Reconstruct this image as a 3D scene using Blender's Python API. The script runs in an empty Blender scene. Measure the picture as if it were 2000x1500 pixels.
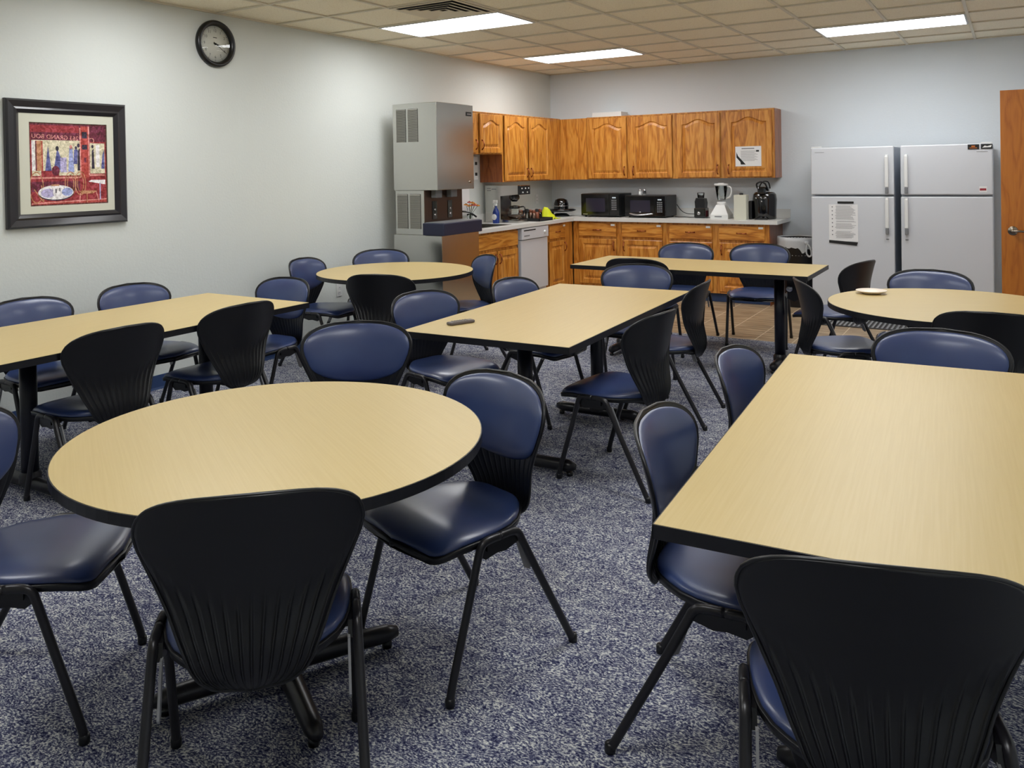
import bpy, bmesh, math, random
import numpy as np
from mathutils import Vector, Matrix
R = math.radians
random.seed(7)
scene = bpy.context.scene
col = scene.collection

# ---------------------------------------------------------------- camera, exposure, world
F_PX, PX, PY = 1620.06, 961.8, 350.4
YAW, PITCH, ROLL = 0.5603, 0.0116, -0.0177
CAM = Vector((5.1497, -9.6793, 1.5137))
cy, sy, cp, sp = math.cos(YAW), math.sin(YAW), math.cos(PITCH), math.sin(PITCH)
fw = Vector((-sy * cp, cy * cp, -sp)); rt = Vector((cy, sy, 0)); up = rt.cross(fw)
c_, s_ = math.cos(ROLL), math.sin(ROLL)
rt2 = c_ * rt + s_ * up; up2 = -s_ * rt + c_ * up
cam_d = bpy.data.cameras.new('camera'); cam = bpy.data.objects.new('camera', cam_d); col.objects.link(cam)
cam.matrix_world = Matrix(((rt2.x, up2.x, -fw.x, CAM.x), (rt2.y, up2.y, -fw.y, CAM.y), (rt2.z, up2.z, -fw.z, CAM.z), (0, 0, 0, 1)))
cam_d.sensor_fit = 'HORIZONTAL'; cam_d.sensor_width = 36.0
cam_d.lens = F_PX / 2000 * 36.0
cam_d.shift_x = (1000 - PX) / 2000
cam_d.shift_y = (PY - 750) / 2000
cam_d.clip_start = 0.05; cam_d.clip_end = 60
scene.camera = cam
vs = scene.view_settings
vs.view_transform = 'Standard'; vs.look = 'None'; vs.gamma = 1.0; vs.use_curve_mapping = False
vs.exposure = 0.0
LAMP = 14.0            # radiance of the ceiling diffusers
w = bpy.data.worlds.new('world'); scene.world = w; w.use_nodes = True
w.node_tree.nodes['Background'].inputs[0].default_value = (0.8, 0.85, 0.9, 1)
w.node_tree.nodes['Background'].inputs[1].default_value = 0.05

# ---------------------------------------------------------------- materials
MATS = {}
def srgb(r, g, b):
    return tuple(((c / 255) / 12.92 if c / 255 <= 0.04045 else ((c / 255 + 0.055) / 1.055) ** 2.4) for c in (r, g, b)) + (1,)
def mat(name, color, rough=0.5, metal=0.0, spec=0.5, coat=0.0, emit=None, estr=0.0, bump=None, trans=0.0, alpha=1.0, coat_rough=.1):
    m = bpy.data.materials.new(name); m.use_nodes = True; nt = m.node_tree; b = nt.nodes['Principled BSDF']
    b.inputs['Base Color'].default_value = color; b.inputs['Roughness'].default_value = rough
    b.inputs['Metallic'].default_value = metal; b.inputs['Specular IOR Level'].default_value = spec
    b.inputs['Coat Weight'].default_value = coat; b.inputs['Coat Roughness'].default_value = coat_rough
    b.inputs['Transmission Weight'].default_value = trans; b.inputs['Alpha'].default_value = alpha
    if emit: b.inputs['Emission Color'].default_value = emit; b.inputs['Emission Strength'].default_value = estr
    if bump:
        sc, st, dist = bump
        tc = nt.nodes.new('ShaderNodeTexCoord'); n = nt.nodes.new('ShaderNodeTexNoise'); n.inputs['Scale'].default_value = sc; n.inputs['Detail'].default_value = 3
        bp = nt.nodes.new('ShaderNodeBump'); bp.inputs['Strength'].default_value = st; bp.inputs['Distance'].default_value = dist
        nt.links.new(tc.outputs['Object'], n.inputs['Vector']); nt.links.new(n.outputs['Fac'], bp.inputs['Height']); nt.links.new(bp.outputs['Normal'], b.inputs['Normal'])
    MATS[name] = m
    return m
def nodes(m): return m.node_tree, m.node_tree.nodes, m.node_tree.links, m.node_tree.nodes['Principled BSDF']
def ramp(nt, stops):
    r = nt.nodes.new('ShaderNodeValToRGB'); e = r.color_ramp.elements
    while len(e) < len(stops): e.new(0.5)
    for el, (p, c) in zip(e, stops): el.position = p; el.color = c
    return r

mat('wall_paint', srgb(212, 216, 212), 0.75, spec=0.25, bump=(55, 0.35, 0.004))
mat('wall_paint_back', srgb(222, 229, 234), 0.75, spec=0.25, bump=(55, 0.35, 0.004))
mat('black_plastic', srgb(16, 16, 19), 0.36, bump=(900, 0.12, 0.0006))
mat('black_band', srgb(17, 17, 22), 0.4)
mat('frame_steel', srgb(38, 37, 40), 0.33, metal=0.35, spec=0.6)
mat('navy_steel', srgb(20, 21, 32), 0.35, metal=0.2)
mat('white_enamel', srgb(206, 209, 214), 0.35, spec=0.5)
mat('white_plastic', srgb(225, 226, 224), 0.3)
mat('grey_plastic', srgb(120, 122, 125), 0.4)
mat('dark_gap', srgb(18, 18, 20), 0.8)
mat('fridge_side', srgb(196, 203, 214), 0.5)
mat('bronze', srgb(150, 84, 58), 0.22, metal=0.9)
mat('nickel', srgb(150, 140, 125), 0.25, metal=1.0)
mat('gloss_black', srgb(10, 10, 13), 0.12, coat=0.6)
mat('rim_black', srgb(14, 14, 16), 0.28)
mat('navy_tray', srgb(27, 32, 58), 0.4)
mat('louvre_grey', srgb(150, 148, 140), 0.5, metal=0.3)
mat('worktop', srgb(216, 216, 212), 0.35, bump=(300, 0.05, 0.0005))
mat('blue_base', srgb(38, 62, 104), 0.5)
mat('clock_face', srgb(205, 205, 195), 0.5)
mat('clock_ink', srgb(45, 45, 48), 0.5)
mat('frame_black', srgb(34, 32, 36), 0.3, coat=0.3)
mat('mat_board', srgb(206, 206, 190), 0.8)
mat('paper', srgb(232, 232, 232), 0.8)
mat('ink_grey', srgb(130, 130, 132), 0.8)
mat('ink_dark', srgb(30, 30, 30), 0.8)
mat('grid_bar', srgb(218, 210, 190), 0.6)
mat('vent_metal', srgb(226, 216, 194), 0.5)
mat('bag', srgb(205, 207, 208), 0.35, trans=0.25)
mat('yellow_cloth', srgb(205, 215, 20), 0.7)
mat('blue_liquid', srgb(25, 60, 150), 0.15, trans=0.3)
mat('orange_petals', srgb(225, 150, 45), 0.6)
mat('pink_petals', srgb(205, 90, 90), 0.6)
mat('leaf', srgb(50, 80, 40), 0.6)
mat('red_plastic', srgb(150, 40, 50), 0.4)
mat('cream_plate', srgb(228, 214, 196), 0.3)
mat('remote_grey', srgb(92, 84, 82), 0.4)
mat('silver', srgb(190, 190, 192), 0.25, metal=0.9)
mat('cord_black', srgb(15, 15, 16), 0.5)
mat('guard_grey', srgb(140, 140, 142), 0.5)
mat('clock_display', srgb(150, 165, 170), 0.4, emit=srgb(215, 225, 235), estr=0.35)
mat('copper_mat', srgb(120, 66, 44), 0.5, metal=0.3)
mat('label_orange', srgb(200, 110, 40), 0.6)
m = mat('diffuser', (0.9, 0.9, 0.9, 1), 0.5, emit=(0.97, 0.985, 1.0, 1), estr=LAMP)
m = mat('glass', (0.9, 0.93, 0.93, 1), 0.03, trans=1.0)
MATS['glass'].node_tree.nodes['Principled BSDF'].inputs['IOR'].default_value = 1.3
# clock glass / thin pane: mostly clear with a sharp reflection
m = bpy.data.materials.new('pane'); m.use_nodes = True; nt = m.node_tree; nt.nodes.clear()
o = nt.nodes.new('ShaderNodeOutputMaterial'); mx = nt.nodes.new('ShaderNodeMixShader'); tr = nt.nodes.new('ShaderNodeBsdfTransparent'); gl = nt.nodes.new('ShaderNodeBsdfGlossy')
fr = nt.nodes.new('ShaderNodeLayerWeight'); fr.inputs[0].default_value = 0.5; gl.inputs['Roughness'].default_value = 0.02
pw = nt.nodes.new('ShaderNodeMath'); pw.operation = 'POWER'; pw.inputs[1].default_value = 4.0; ml_ = nt.nodes.new('ShaderNodeMath'); ml_.operation = 'MULTIPLY_ADD'; ml_.inputs[1].default_value = 0.8; ml_.inputs[2].default_value = 0.045
nt.links.new(fr.outputs['Facing'], pw.inputs[0]); nt.links.new(pw.outputs[0], ml_.inputs[0]); nt.links.new(ml_.outputs[0], mx.inputs[0]); nt.links.new(tr.outputs[0], mx.inputs[1]); nt.links.new(gl.outputs[0], mx.inputs[2]); nt.links.new(mx.outputs[0], o.inputs[0]); MATS['pane'] = m

# blue vinyl with a soft pebble
m = mat('blue_vinyl', srgb(30, 44, 84), 0.42, spec=0.6, coat=0.45, coat_rough=0.22, bump=(420, 0.10, 0.0008))
nt, N, L, b = nodes(m); tc = N.new('ShaderNodeTexCoord'); n = N.new('ShaderNodeTexNoise'); n.inputs['Scale'].default_value = 5
r = ramp(nt, [(0.3, srgb(35, 48, 94)), (0.7, srgb(45, 64, 108))]); L.new(tc.outputs['Object'], n.inputs['Vector']); L.new(n.outputs['Fac'], r.inputs[0]); L.new(r.outputs[0], b.inputs['Base Color'])
# carpet
m = mat('carpet', srgb(90, 92, 110), 0.95, spec=0.1)
nt, N, L, b = nodes(m); tc = N.new('ShaderNodeTexCoord')
n0 = N.new('ShaderNodeTexNoise'); n0.inputs['Scale'].default_value = 9; n0.inputs['Detail'].default_value = 2
vm = N.new('ShaderNodeVectorMath'); vm.operation = 'MULTIPLY_ADD'; vm.inputs[1].default_value = (0.05, 0.05, 0.05)
L.new(tc.outputs['Object'], n0.inputs['Vector']); L.new(n0.outputs['Color'], vm.inputs[0]); L.new(tc.outputs['Object'], vm.inputs[2])
mp = N.new('ShaderNodeMapping'); mp.inputs['Scale'].default_value = (1.0, 1.6, 1.0); L.new(vm.outputs[0], mp.inputs['Vector'])
n1 = N.new('ShaderNodeTexNoise'); n1.inputs['Scale'].default_value = 120; n1.inputs['Detail'].default_value = 2.0; n1.inputs['Roughness'].default_value = 0.65
L.new(mp.outputs[0], n1.inputs['Vector'])
n3 = N.new('ShaderNodeTexNoise'); n3.inputs['Scale'].default_value = 22; n3.inputs['Detail'].default_value = 2; L.new(mp.outputs[0], n3.inputs['Vector'])
ma = N.new('ShaderNodeMath'); ma.operation = 'MULTIPLY_ADD'; ma.inputs[1].default_value = 0.22; L.new(n3.outputs['Fac'], ma.inputs[0]); L.new(n1.outputs['Fac'], ma.inputs[2])
r = ramp(nt, [(0.45, srgb(30, 32, 66)), (0.55, srgb(76, 80, 108)), (0.64, srgb(124, 127, 142)), (0.75, srgb(212, 213, 208))])
L.new(ma.outputs[0], r.inputs[0]); L.new(r.outputs[0], b.inputs['Base Color'])
bp = N.new('ShaderNodeBump'); bp.inputs['Strength'].default_value = 0.6; bp.inputs['Distance'].default_value = 0.004; L.new(ma.outputs[0], bp.inputs['Height']); L.new(bp.outputs[0], b.inputs['Normal'])
# kitchen floor tile: brown veined stone, pale joints every 12 inches
m = mat('floor_tile', srgb(150, 130, 105), 0.45)
nt, N, L, b = nodes(m); tc = N.new('ShaderNodeTexCoord')
mp = N.new('ShaderNodeMapping'); mp.inputs['Scale'].default_value = (1.2, 16, 1); L.new(tc.outputs['Object'], mp.inputs['Vector'])
n1 = N.new('ShaderNodeTexNoise'); n1.inputs['Scale'].default_value = 2.5; n1.inputs['Detail'].default_value = 6; n1.inputs['Distortion'].default_value = 0.4; L.new(mp.outputs[0], n1.inputs['Vector'])
r = ramp(nt, [(0.35, srgb(105, 84, 62)), (0.5, srgb(150, 128, 100)), (0.65, srgb(186, 166, 136))]); L.new(n1.outputs['Fac'], r.inputs[0])
sx = N.new('ShaderNodeSeparateXYZ'); L.new(tc.outputs['Object'], sx.inputs[0])
def grout(axis, step, off, half):
    a = N.new('ShaderNodeMath'); a.operation = 'ADD'; a.inputs[1].default_value = 50 * step - off; L.new(sx.outputs[axis], a.inputs[0])
    q = N.new('ShaderNodeMath'); q.operation = 'MODULO'; q.inputs[1].default_value = step; L.new(a.outputs[0], q.inputs[0])
    t = N.new('ShaderNodeMath'); t.operation = 'LESS_THAN'; t.inputs[1].default_value = half * 2; L.new(q.outputs[0], t.inputs[0]); return t
g1 = grout(0, 0.312, 2.925, 0.004); g2 = grout(1, 0.61, -2.42, 0.003)
mxm = N.new('ShaderNodeMath'); mxm.operation = 'MAXIMUM'; L.new(g1.outputs[0], mxm.inputs[0]); L.new(g2.outputs[0], mxm.inputs[1])
mc = N.new('ShaderNodeMix'); mc.data_type = 'RGBA'; L.new(mxm.outputs[0], mc.inputs[0]); L.new(r.outputs[0], mc.inputs[6]); mc.inputs[7].default_value = srgb(205, 190, 165); L.new(mc.outputs[2], b.inputs['Base Color'])
# ceiling tile
m = mat('ceiling_tile', srgb(182, 166, 136), 0.9, spec=0.1)
nt, N, L, b = nodes(m); tc = N.new('ShaderNodeTexCoord')
n1 = N.new('ShaderNodeTexNoise'); n1.inputs['Scale'].default_value = 130; n1.inputs['Detail'].default_value = 2; L.new(tc.outputs['Object'], n1.inputs['Vector'])
r = ramp(nt, [(0.33, srgb(228, 214, 186)), (0.45, srgb(248, 238, 214))]); L.new(n1.outputs['Fac'], r.inputs[0])
L.new(r.outputs[0], b.inputs['Base Color'])
# laminate top, fine lines
def laminate(name, c0, c1, axis):
    m = mat(name, c0, 0.38, spec=0.45)
    nt, N, L, b = nodes(m); tc = N.new('ShaderNodeTexCoord'); mp = N.new('ShaderNodeMapping')
    mp.inputs['Scale'].default_value = (95, 2.2, 1) if axis == 'y' else (2.2, 95, 1)
    L.new(tc.outputs['Object'], mp.inputs['Vector'])
    n = N.new('ShaderNodeTexNoise'); n.inputs['Scale'].default_value = 1.6; n.inputs['Detail'].default_value = 2; L.new(mp.outputs[0], n.inputs['Vector'])
    r = ramp(nt, [(0.35, c0), (0.65, c1)]); L.new(n.outputs['Fac'], r.inputs[0]); L.new(r.outputs[0], b.inputs['Base Color'])
laminate('laminate', srgb(194, 171, 116), srgb(198, 176, 122), 'y')
laminate('laminate_x', srgb(194, 171, 116), srgb(198, 176, 122), 'x')
# oak, grain vertical / horizontal
def oak(name, horiz, c=((128, 70, 22), (178, 112, 44), (205, 142, 66))):
    m = mat(name, srgb(*c[1]), 0.35, coat=0.25, coat_rough=0.25)
    nt, N, L, b = nodes(m); tc = N.new('ShaderNodeTexCoord'); oi = N.new('ShaderNodeObjectInfo')
    ad = N.new('ShaderNodeVectorMath'); ad.operation = 'MULTIPLY_ADD'; ad.inputs[1].default_value = (7, 7, 7); L.new(oi.outputs['Random'], ad.inputs[0]); L.new(tc.outputs['Object'], ad.inputs[2])
    mp = N.new('ShaderNodeMapping'); mp.inputs['Scale'].default_value = (1.3, 9, 9) if horiz else (9, 9, 1.3); L.new(ad.outputs[0], mp.inputs['Vector'])
    n = N.new('ShaderNodeTexNoise'); n.inputs['Scale'].default_value = 1.4; n.inputs['Detail'].default_value = 3; n.inputs['Distortion'].default_value = 0.3; L.new(mp.outputs[0], n.inputs['Vector'])
    ml = N.new('ShaderNodeMath'); ml.operation = 'MULTIPLY'; ml.inputs[1].default_value = 9.0; L.new(n.outputs['Fac'], ml.inputs[0])
    fr = N.new('ShaderNodeMath'); fr.operation = 'PINGPONG'; fr.inputs[1].default_value = 1.0; L.new(ml.outputs[0], fr.inputs[0])
    mp2 = N.new('ShaderNodeMapping'); mp2.inputs['Scale'].default_value = (6, 130, 130) if horiz else (130, 130, 6); L.new(ad.outputs[0], mp2.inputs['Vector'])
    n2 = N.new('ShaderNodeTexNoise'); n2.inputs['Scale'].default_value = 1.5; n2.inputs['Detail'].default_value = 2; L.new(mp2.outputs[0], n2.inputs['Vector'])
    mm = N.new('ShaderNodeMix'); mm.inputs[0].default_value = 0.45; L.new(fr.outputs[0], mm.inputs[2]); L.new(n2.outputs['Fac'], mm.inputs[3])
    r = ramp(nt, [(0.08, srgb(*c[0])), (0.4, srgb(*c[1])), (0.8, srgb(*c[2]))]); L.new(mm.outputs[0], r.inputs[0]); L.new(r.outputs[0], b.inputs['Base Color'])
OK_ = ((138, 74, 20), (192, 122, 42), (216, 152, 68))
oak('oak', False, OK_); oak('oak_horizontal', True, OK_)
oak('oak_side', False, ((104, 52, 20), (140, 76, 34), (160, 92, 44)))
oak('door_wood', False, ((160, 88, 24), (182, 106, 34), (192, 116, 40)))
# brushed stainless
m = mat('stainless', srgb(196, 195, 190), 0.2, metal=1.0)
nt, N, L, b = nodes(m); tc = N.new('ShaderNodeTexCoord'); mp = N.new('ShaderNodeMapping'); mp.inputs['Scale'].default_value = (2, 2, 220); L.new(tc.outputs['Object'], mp.inputs['Vector'])
n = N.new('ShaderNodeTexNoise'); n.inputs['Scale'].default_value = 2; L.new(mp.outputs[0], n.inputs['Vector'])
bp = N.new('ShaderNodeBump'); bp.inputs['Strength'].default_value = 0.03; bp.inputs['Distance'].default_value = 0.0005; L.new(n.outputs['Fac'], bp.inputs['Height']); L.new(bp.outputs[0], b.inputs['Normal'])
mat('stainless_dark', srgb(96, 78, 68), 0.35, metal=0.9)
# ribbed floor mat
m = mat('rib_mat', srgb(48, 46, 46), 0.8)
nt, N, L, b = nodes(m)

# ---------------------------------------------------------------- mesh helpers
class MB:
    def __init__(s): s.v = []; s.f = []; s.m = []; s.sm = []
    def add(s, vs, fs, mi=0, smooth=False):
        o = len(s.v); s.v += [tuple(v) for v in vs]
        for f in fs: s.f.append([i + o for i in f]); s.m.append(mi); s.sm.append(smooth)
        return s
    def box(s, a, b, mi=0, bev=0.0, rot=None, about=None):
        x0, y0, z0 = a; x1, y1, z1 = b
        if bev <= 0:
            vs = [(x0, y0, z0), (x1, y0, z0), (x1, y1, z0), (x0, y1, z0), (x0, y0, z1), (x1, y0, z1), (x1, y1, z1), (x0, y1, z1)]
            fs = [(0, 3, 2, 1), (4, 5, 6, 7), (0, 1, 5, 4), (1, 2, 6, 5), (2, 3, 7, 6), (3, 0, 4, 7)]
        else:
            bm = bmesh.new(); bmesh.ops.create_cube(bm, size=1)
            for v in bm.verts: v.co = Vector(((x0 + x1) / 2 + v.co.x * (x1 - x0), (y0 + y1) / 2 + v.co.y * (y1 - y0), (z0 + z1) / 2 + v.co.z * (z1 - z0)))
            bmesh.ops.bevel(bm, geom=list(bm.edges), offset=bev, segments=2, profile=0.5, affect='EDGES', clamp_overlap=True)
            bm.verts.ensure_lookup_table(); vs = [tuple(v.co) for v in bm.verts]; fs = [[v.index for v in f.verts] for f in bm.faces]; bm.free()
        if rot is not None:
            c = Vector(about or ((x0 + x1) / 2, (y0 + y1) / 2, (z0 + z1) / 2)); vs = [tuple(rot @ (Vector(v) - c) + c) for v in vs]
        return s.add(vs, fs, mi, False)
    def tube(s, pts, r, seg=10, mi=0, cap=True, radii=None, flat=1.0):
        P = [Vector(p) for p in pts]; vs = []; fs = []; n = len(P)
        t0 = (P[1] - P[0]).normalized(); ref = Vector((0, 0, 1)) if abs(t0.z) < 0.9 else Vector((1, 0, 0))
        nx = t0.cross(ref).normalized()
        for i, p in enumerate(P):
            t = ((P[min(i + 1, n - 1)] - P[max(i - 1, 0)])).normalized()
            nx = (nx - t * nx.dot(t)).normalized(); ny = t.cross(nx)
            rr = radii[i] if radii else r
            for k in range(seg):
                a = 2 * math.pi * k / seg; vs.append(tuple(p + nx * (math.cos(a) * rr) + ny * (math.sin(a) * rr * flat)))
        for i in range(n - 1):
            for k in range(seg):
                a = i * seg + k; b_ = i * seg + (k + 1) % seg; fs.append((a, b_, b_ + seg, a + seg))
        if cap: fs.append(tuple(reversed(range(seg)))); fs.append(tuple(range((n - 1) * seg, n * seg)))
        return s.add(vs, fs, mi, True)
    def lathe(s, prof, c=(0, 0, 0), seg=24, mi=0, axis='z', smooth=True, ang=(0, 2 * math.pi), sq=None):
        vs = []; fs = []; n = len(prof)
        for k in range(seg):
            a = ang[0] + (ang[1] - ang[0]) * k / seg; ca, sa = math.cos(a), math.sin(a)
            for r_, z in prof:
                x, y = r_ * ca, r_ * sa
                if sq: y *= sq
                p = (x, y, z) if axis == 'z' else ((x, -z, y) if axis == 'y' else (z, x, y))
                vs.append((p[0] + c[0], p[1] + c[1], p[2] + c[2]))
        for k in range(seg):
            k2 = (k + 1) % seg
            for i in range(n - 1): fs.append((k * n + i, k2 * n + i, k2 * n + i + 1, k * n + i + 1))
        return s.add(vs, fs, mi, smooth)
    def prism(s, poly, z0, z1, mi=0, axis='z', off=(0, 0, 0)):
        n = len(poly)
        def P(x, y, z):
            q = (x, y, z) if axis == 'z' else ((x, z, y) if axis == 'y' else (z, x, y)); return (q[0] + off[0], q[1] + off[1], q[2] + off[2])
        vs = [P(x, y, z0) for x, y in poly] + [P(x, y, z1) for x, y in poly]
        fs = [tuple(reversed(range(n))), tuple(range(n, 2 * n))] + [(i, (i + 1) % n, n + (i + 1) % n, n + i) for i in range(n)]
        return s.add(vs, fs, mi, False)
    def ball(s, c, r, mi=0, seg=14, sc=(1, 1, 1)):
        prof = [(r * math.sin(math.pi * i / 8), -r * math.cos(math.pi * i / 8)) for i in range(9)]
        o = len(s.v); s.lathe(prof, (0, 0, 0), seg, mi)
        for i in range(o, len(s.v)): v = s.v[i]; s.v[i] = (v[0] * sc[0] + c[0], v[1] * sc[1] + c[1], v[2] * sc[2] + c[2])
        return s
    def xf(s, M, start=0):
        for i in range(start, len(s.v)): s.v[i] = tuple(M @ Vector(s.v[i]))
        return s
    def build(s, name, mats, parent=None, loc=None, rz=None, weld=True):
        me = bpy.data.meshes.new(name); me.from_pydata(s.v, [], s.f)
        if isinstance(mats, str): mats = [mats]
        for q in mats: me.materials.append(MATS[q])
        me.polygons.foreach_set('material_index', s.m); me.polygons.foreach_set('use_smooth', s.sm)
        bm = bmesh.new(); bm.from_mesh(me)
        if weld: bmesh.ops.remove_doubles(bm, verts=bm.verts, dist=1e-5)
        bmesh.ops.recalc_face_normals(bm, faces=bm.faces); bm.to_mesh(me); bm.free(); me.update()
        ob = bpy.data.objects.new(name, me); col.objects.link(ob)
        if parent: ob.parent = parent
        if loc: ob.location = loc
        if rz is not None: ob.rotation_euler.z = rz
        return ob

def tag(o, label=None, cat=None, group=None, kind=None):
    if label: o['label'] = label
    if cat: o['category'] = cat
    if group: o['group'] = group
    if kind: o['kind'] = kind
    return o
def thing(name, label, cat, loc=(0, 0, 0), rz=0, group=None):
    o = bpy.data.objects.new(name, None); col.objects.link(o); o.location = loc; o.rotation_euler.z = rz; o.empty_display_size = 0.1
    return tag(o, label, cat, group)
def kids(o): return [c for c in bpy.data.objects if c.parent == o]
def dup(o, parent=None):
    c = o.copy(); col.objects.link(c)
    if parent: c.parent = parent
    for ch in kids(o): dup(ch, c)
    return c
def smooth_pts(pts, n=6):
    P = [Vector(p) for p in pts]; out = []
    for i in range(len(P) - 1):
        p0 = P[max(i - 1, 0)]; p1 = P[i]; p2 = P[i + 1]; p3 = P[min(i + 2, len(P) - 1)]
        for k in range(n):
            t = k / n
            out.append(0.5 * ((2 * p1) + (-p0 + p2) * t + (2 * p0 - 5 * p1 + 4 * p2 - p3) * t * t + (-p0 + 3 * p1 - 3 * p2 + p3) * t ** 3))
    out.append(P[-1]); return out
def text_verts(s, size, mirror=False):
    cu = bpy.data.curves.new('t', 'FONT'); cu.body = s; cu.size = size; cu.align_x = 'CENTER'; cu.align_y = 'CENTER'; cu.resolution_u = 3
    ob = bpy.data.objects.new('t', cu); col.objects.link(ob); bpy.context.view_layer.update()
    me = ob.evaluated_get(bpy.context.evaluated_depsgraph_get()).to_mesh()
    vs = [(v.co.x * (-1 if mirror else 1), v.co.y) for v in me.vertices]; fs = [list(p.vertices) for p in me.polygons]
    bpy.data.objects.remove(ob); bpy.data.curves.remove(cu)
    return vs, fs
def put_text(mb, s, size, x, z, y, mi=0, mirror=False):
    vs, fs = text_verts(s, size, mirror); mb.add([(x + a, y, z + b_) for a, b_ in vs], fs, mi)

# ---------------------------------------------------------------- room shell
RX, RY, H = 6.0, -11.6, 2.74
def struct(o): return tag(o, kind='structure')
mb = MB(); mb.add([(0, RY, 0), (RX, RY, 0), (RX, -2.42, 0), (0, -2.42, 0)], [(0, 1, 2, 3)], 0); mb.add([(0, -2.42, 0), (RX, -2.42, 0), (RX, 0, 0), (0, 0, 0)], [(0, 1, 2, 3)], 1)
struct(mb.build('floor', ['carpet', 'floor_tile']))
struct(MB().box((-0.1, RY, -0.02), (0, 0.1, H + 0.1)).build('wall_left', 'wall_paint'))
struct(MB().box((0, 0, -0.02), (RX, 0.1, H + 0.1)).build('wall_back', 'wall_paint_back'))
struct(MB().box((RX, RY, -0.02), (RX + 0.1, 0.1, H + 0.1)).build('wall_right', 'wall_paint_back'))
struct(MB().box((-0.1, RY - 0.1, -0.02), (RX + 0.1, RY, H + 0.1)).build('wall_front', 'wall_paint'))
struct(MB().box((-0.1, RY - 0.1, H + 0.012), (RX + 0.1, 0.1, H + 0.06)).build('ceiling', 'ceiling_tile'))
GX, GY, GS = 0.57, -0.53, 0.61
mb = MB()
xs = [GX + GS * k for k in range(9)]; ys = [GY - GS * k for k in range(19)]
LIGHTS = [(0, 2), (0, 6), (5, 2), (5, 6), (0, 10), (5, 10), (0, 14), (5, 14)]
yb = [0] + ys + [RY]
for i, x in enumerate(xs):
    for j in range(len(yb) - 1):
        if any(i == a + 1 and j == b_ for a, b_ in LIGHTS): continue
        mb.box((x - 0.0119, yb[j + 1] + (.0119 if j < len(yb) - 2 else 0), H), (x + 0.0119, yb[j] - (.0119 if j else 0), H + 0.011))
for y in ys: mb.box((0.022, y - 0.0119, H), (RX - .022, y + 0.0119, H + 0.011))
mb.box((0, RY, H), (0.022, 0, H + 0.011)); mb.box((0, -0.022, H), (RX, 0, H + 0.011)); mb.box((RX - 0.022, RY, H), (RX, 0, H + 0.011))
struct(mb.build('trim_1', 'grid_bar'))
mb = MB(); mb.prism([(0, 0), (0.012, 0), (0.006, 0.015), (0.004, 0.1), (0, 0.1)], RY, -3.60, axis='y'); struct(mb.build('baseboard_left', 'blue_base'))
mb = MB(); mb.box((5.0, -0.006, 0), (RX, 0, 0.1)); mb.box((2.96, -0.006, 0), (5.0, 0, 0.1)); struct(mb.build('baseboard_back', 'blue_base'))

def ceiling_light(x, y, label):
    t = thing('ceiling_light', label, 'ceiling light', (x, y, H), 0, 'fluorescent ceiling panels')
    mb = MB(); wq, dq = 1.22, 0.61
    for a, b_ in (((0.013, 0.013), (wq - 0.013, 0.026)), ((0.013, dq - 0.026), (wq - 0.013, dq - 0.013)), ((0.013, 0.026), (0.026, dq - 0.026)), ((wq - 0.026, 0.026), (wq - 0.013, dq - 0.026))):
        mb.box((a[0], a[1], -0.006), (b_[0], b_[1], 0.010))
    mb.build('frame', 'white_enamel', t)
    MB().box((0.026, 0.026, 0.0), (wq - 0.026, dq - 0.026, 0.008)).build('diffuser', 'diffuser', t)
ceiling_light(GX, GY - 2 * GS, 'lit rectangular ceiling panel nearest the room corner, above the oak cabinets')
ceiling_light(GX, GY - 6 * GS, 'lit ceiling panel beside the square air vent, nearest the clock wall')
ceiling_light(GX + 5 * GS, GY - 2 * GS, 'lit ceiling panel above the two white refrigerators')
for i, (a, b_, l) in enumerate([(5, 6, 'unseen lit ceiling panel added over the right round table, outside the top of the photo'), (0, 10, 'unseen lit ceiling panel added over the left rectangular table, outside the photo'),
        (5, 10, 'unseen lit ceiling panel added over the front right table, outside the photo'), (0, 14, 'unseen lit ceiling panel added behind the camera on the clock side'), (5, 14, 'unseen lit ceiling panel added behind the camera on the door side')]):
    ceiling_light(GX + a * GS, GY - b_ * GS, l)  # unseen panels repeating the ceiling layout, added to light the room
# vent
t = thing('ceiling_vent', 'square louvred air vent in the tan ceiling, beside a lit panel', 'air vent', (GX + 1.5 * GS, GY - 6.5 * GS, H))
MB().box((-0.285, -0.285, 0.004), (0.285, 0.285, 0.009)).build('backing', 'dark_gap', t)
def ring(mb, h0, h1, z0, z1, th=0.004):
    vs = [(-h0, -h0, z0), (h0, -h0, z0), (h0, h0, z0), (-h0, h0, z0), (-h1, -h1, z1), (h1, -h1, z1), (h1, h1, z1), (-h1, h1, z1)]
    vs += [(a, b_, c + th) for a, b_, c in vs]
    fs = []
    for i in range(4):
        j = (i + 1) % 4; fs += [(i, j, 4 + j, 4 + i), (8 + i, 12 + i, 12 + j, 8 + j), (i, 8 + i, 8 + j, j), (4 + i, 4 + j, 12 + j, 12 + i)]
    mb.add(vs, fs)
mb = MB(); ring(mb, 0.293, 0.262, -0.006, -0.004); mb.build('frame', 'vent_metal', t)
for h in (0.25, 0.19, 0.13, 0.07):
    mb = MB(); ring(mb, h, h - 0.040, -0.016, -0.006, 0.003); mb.build('louvre', 'vent_metal', t)

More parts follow.
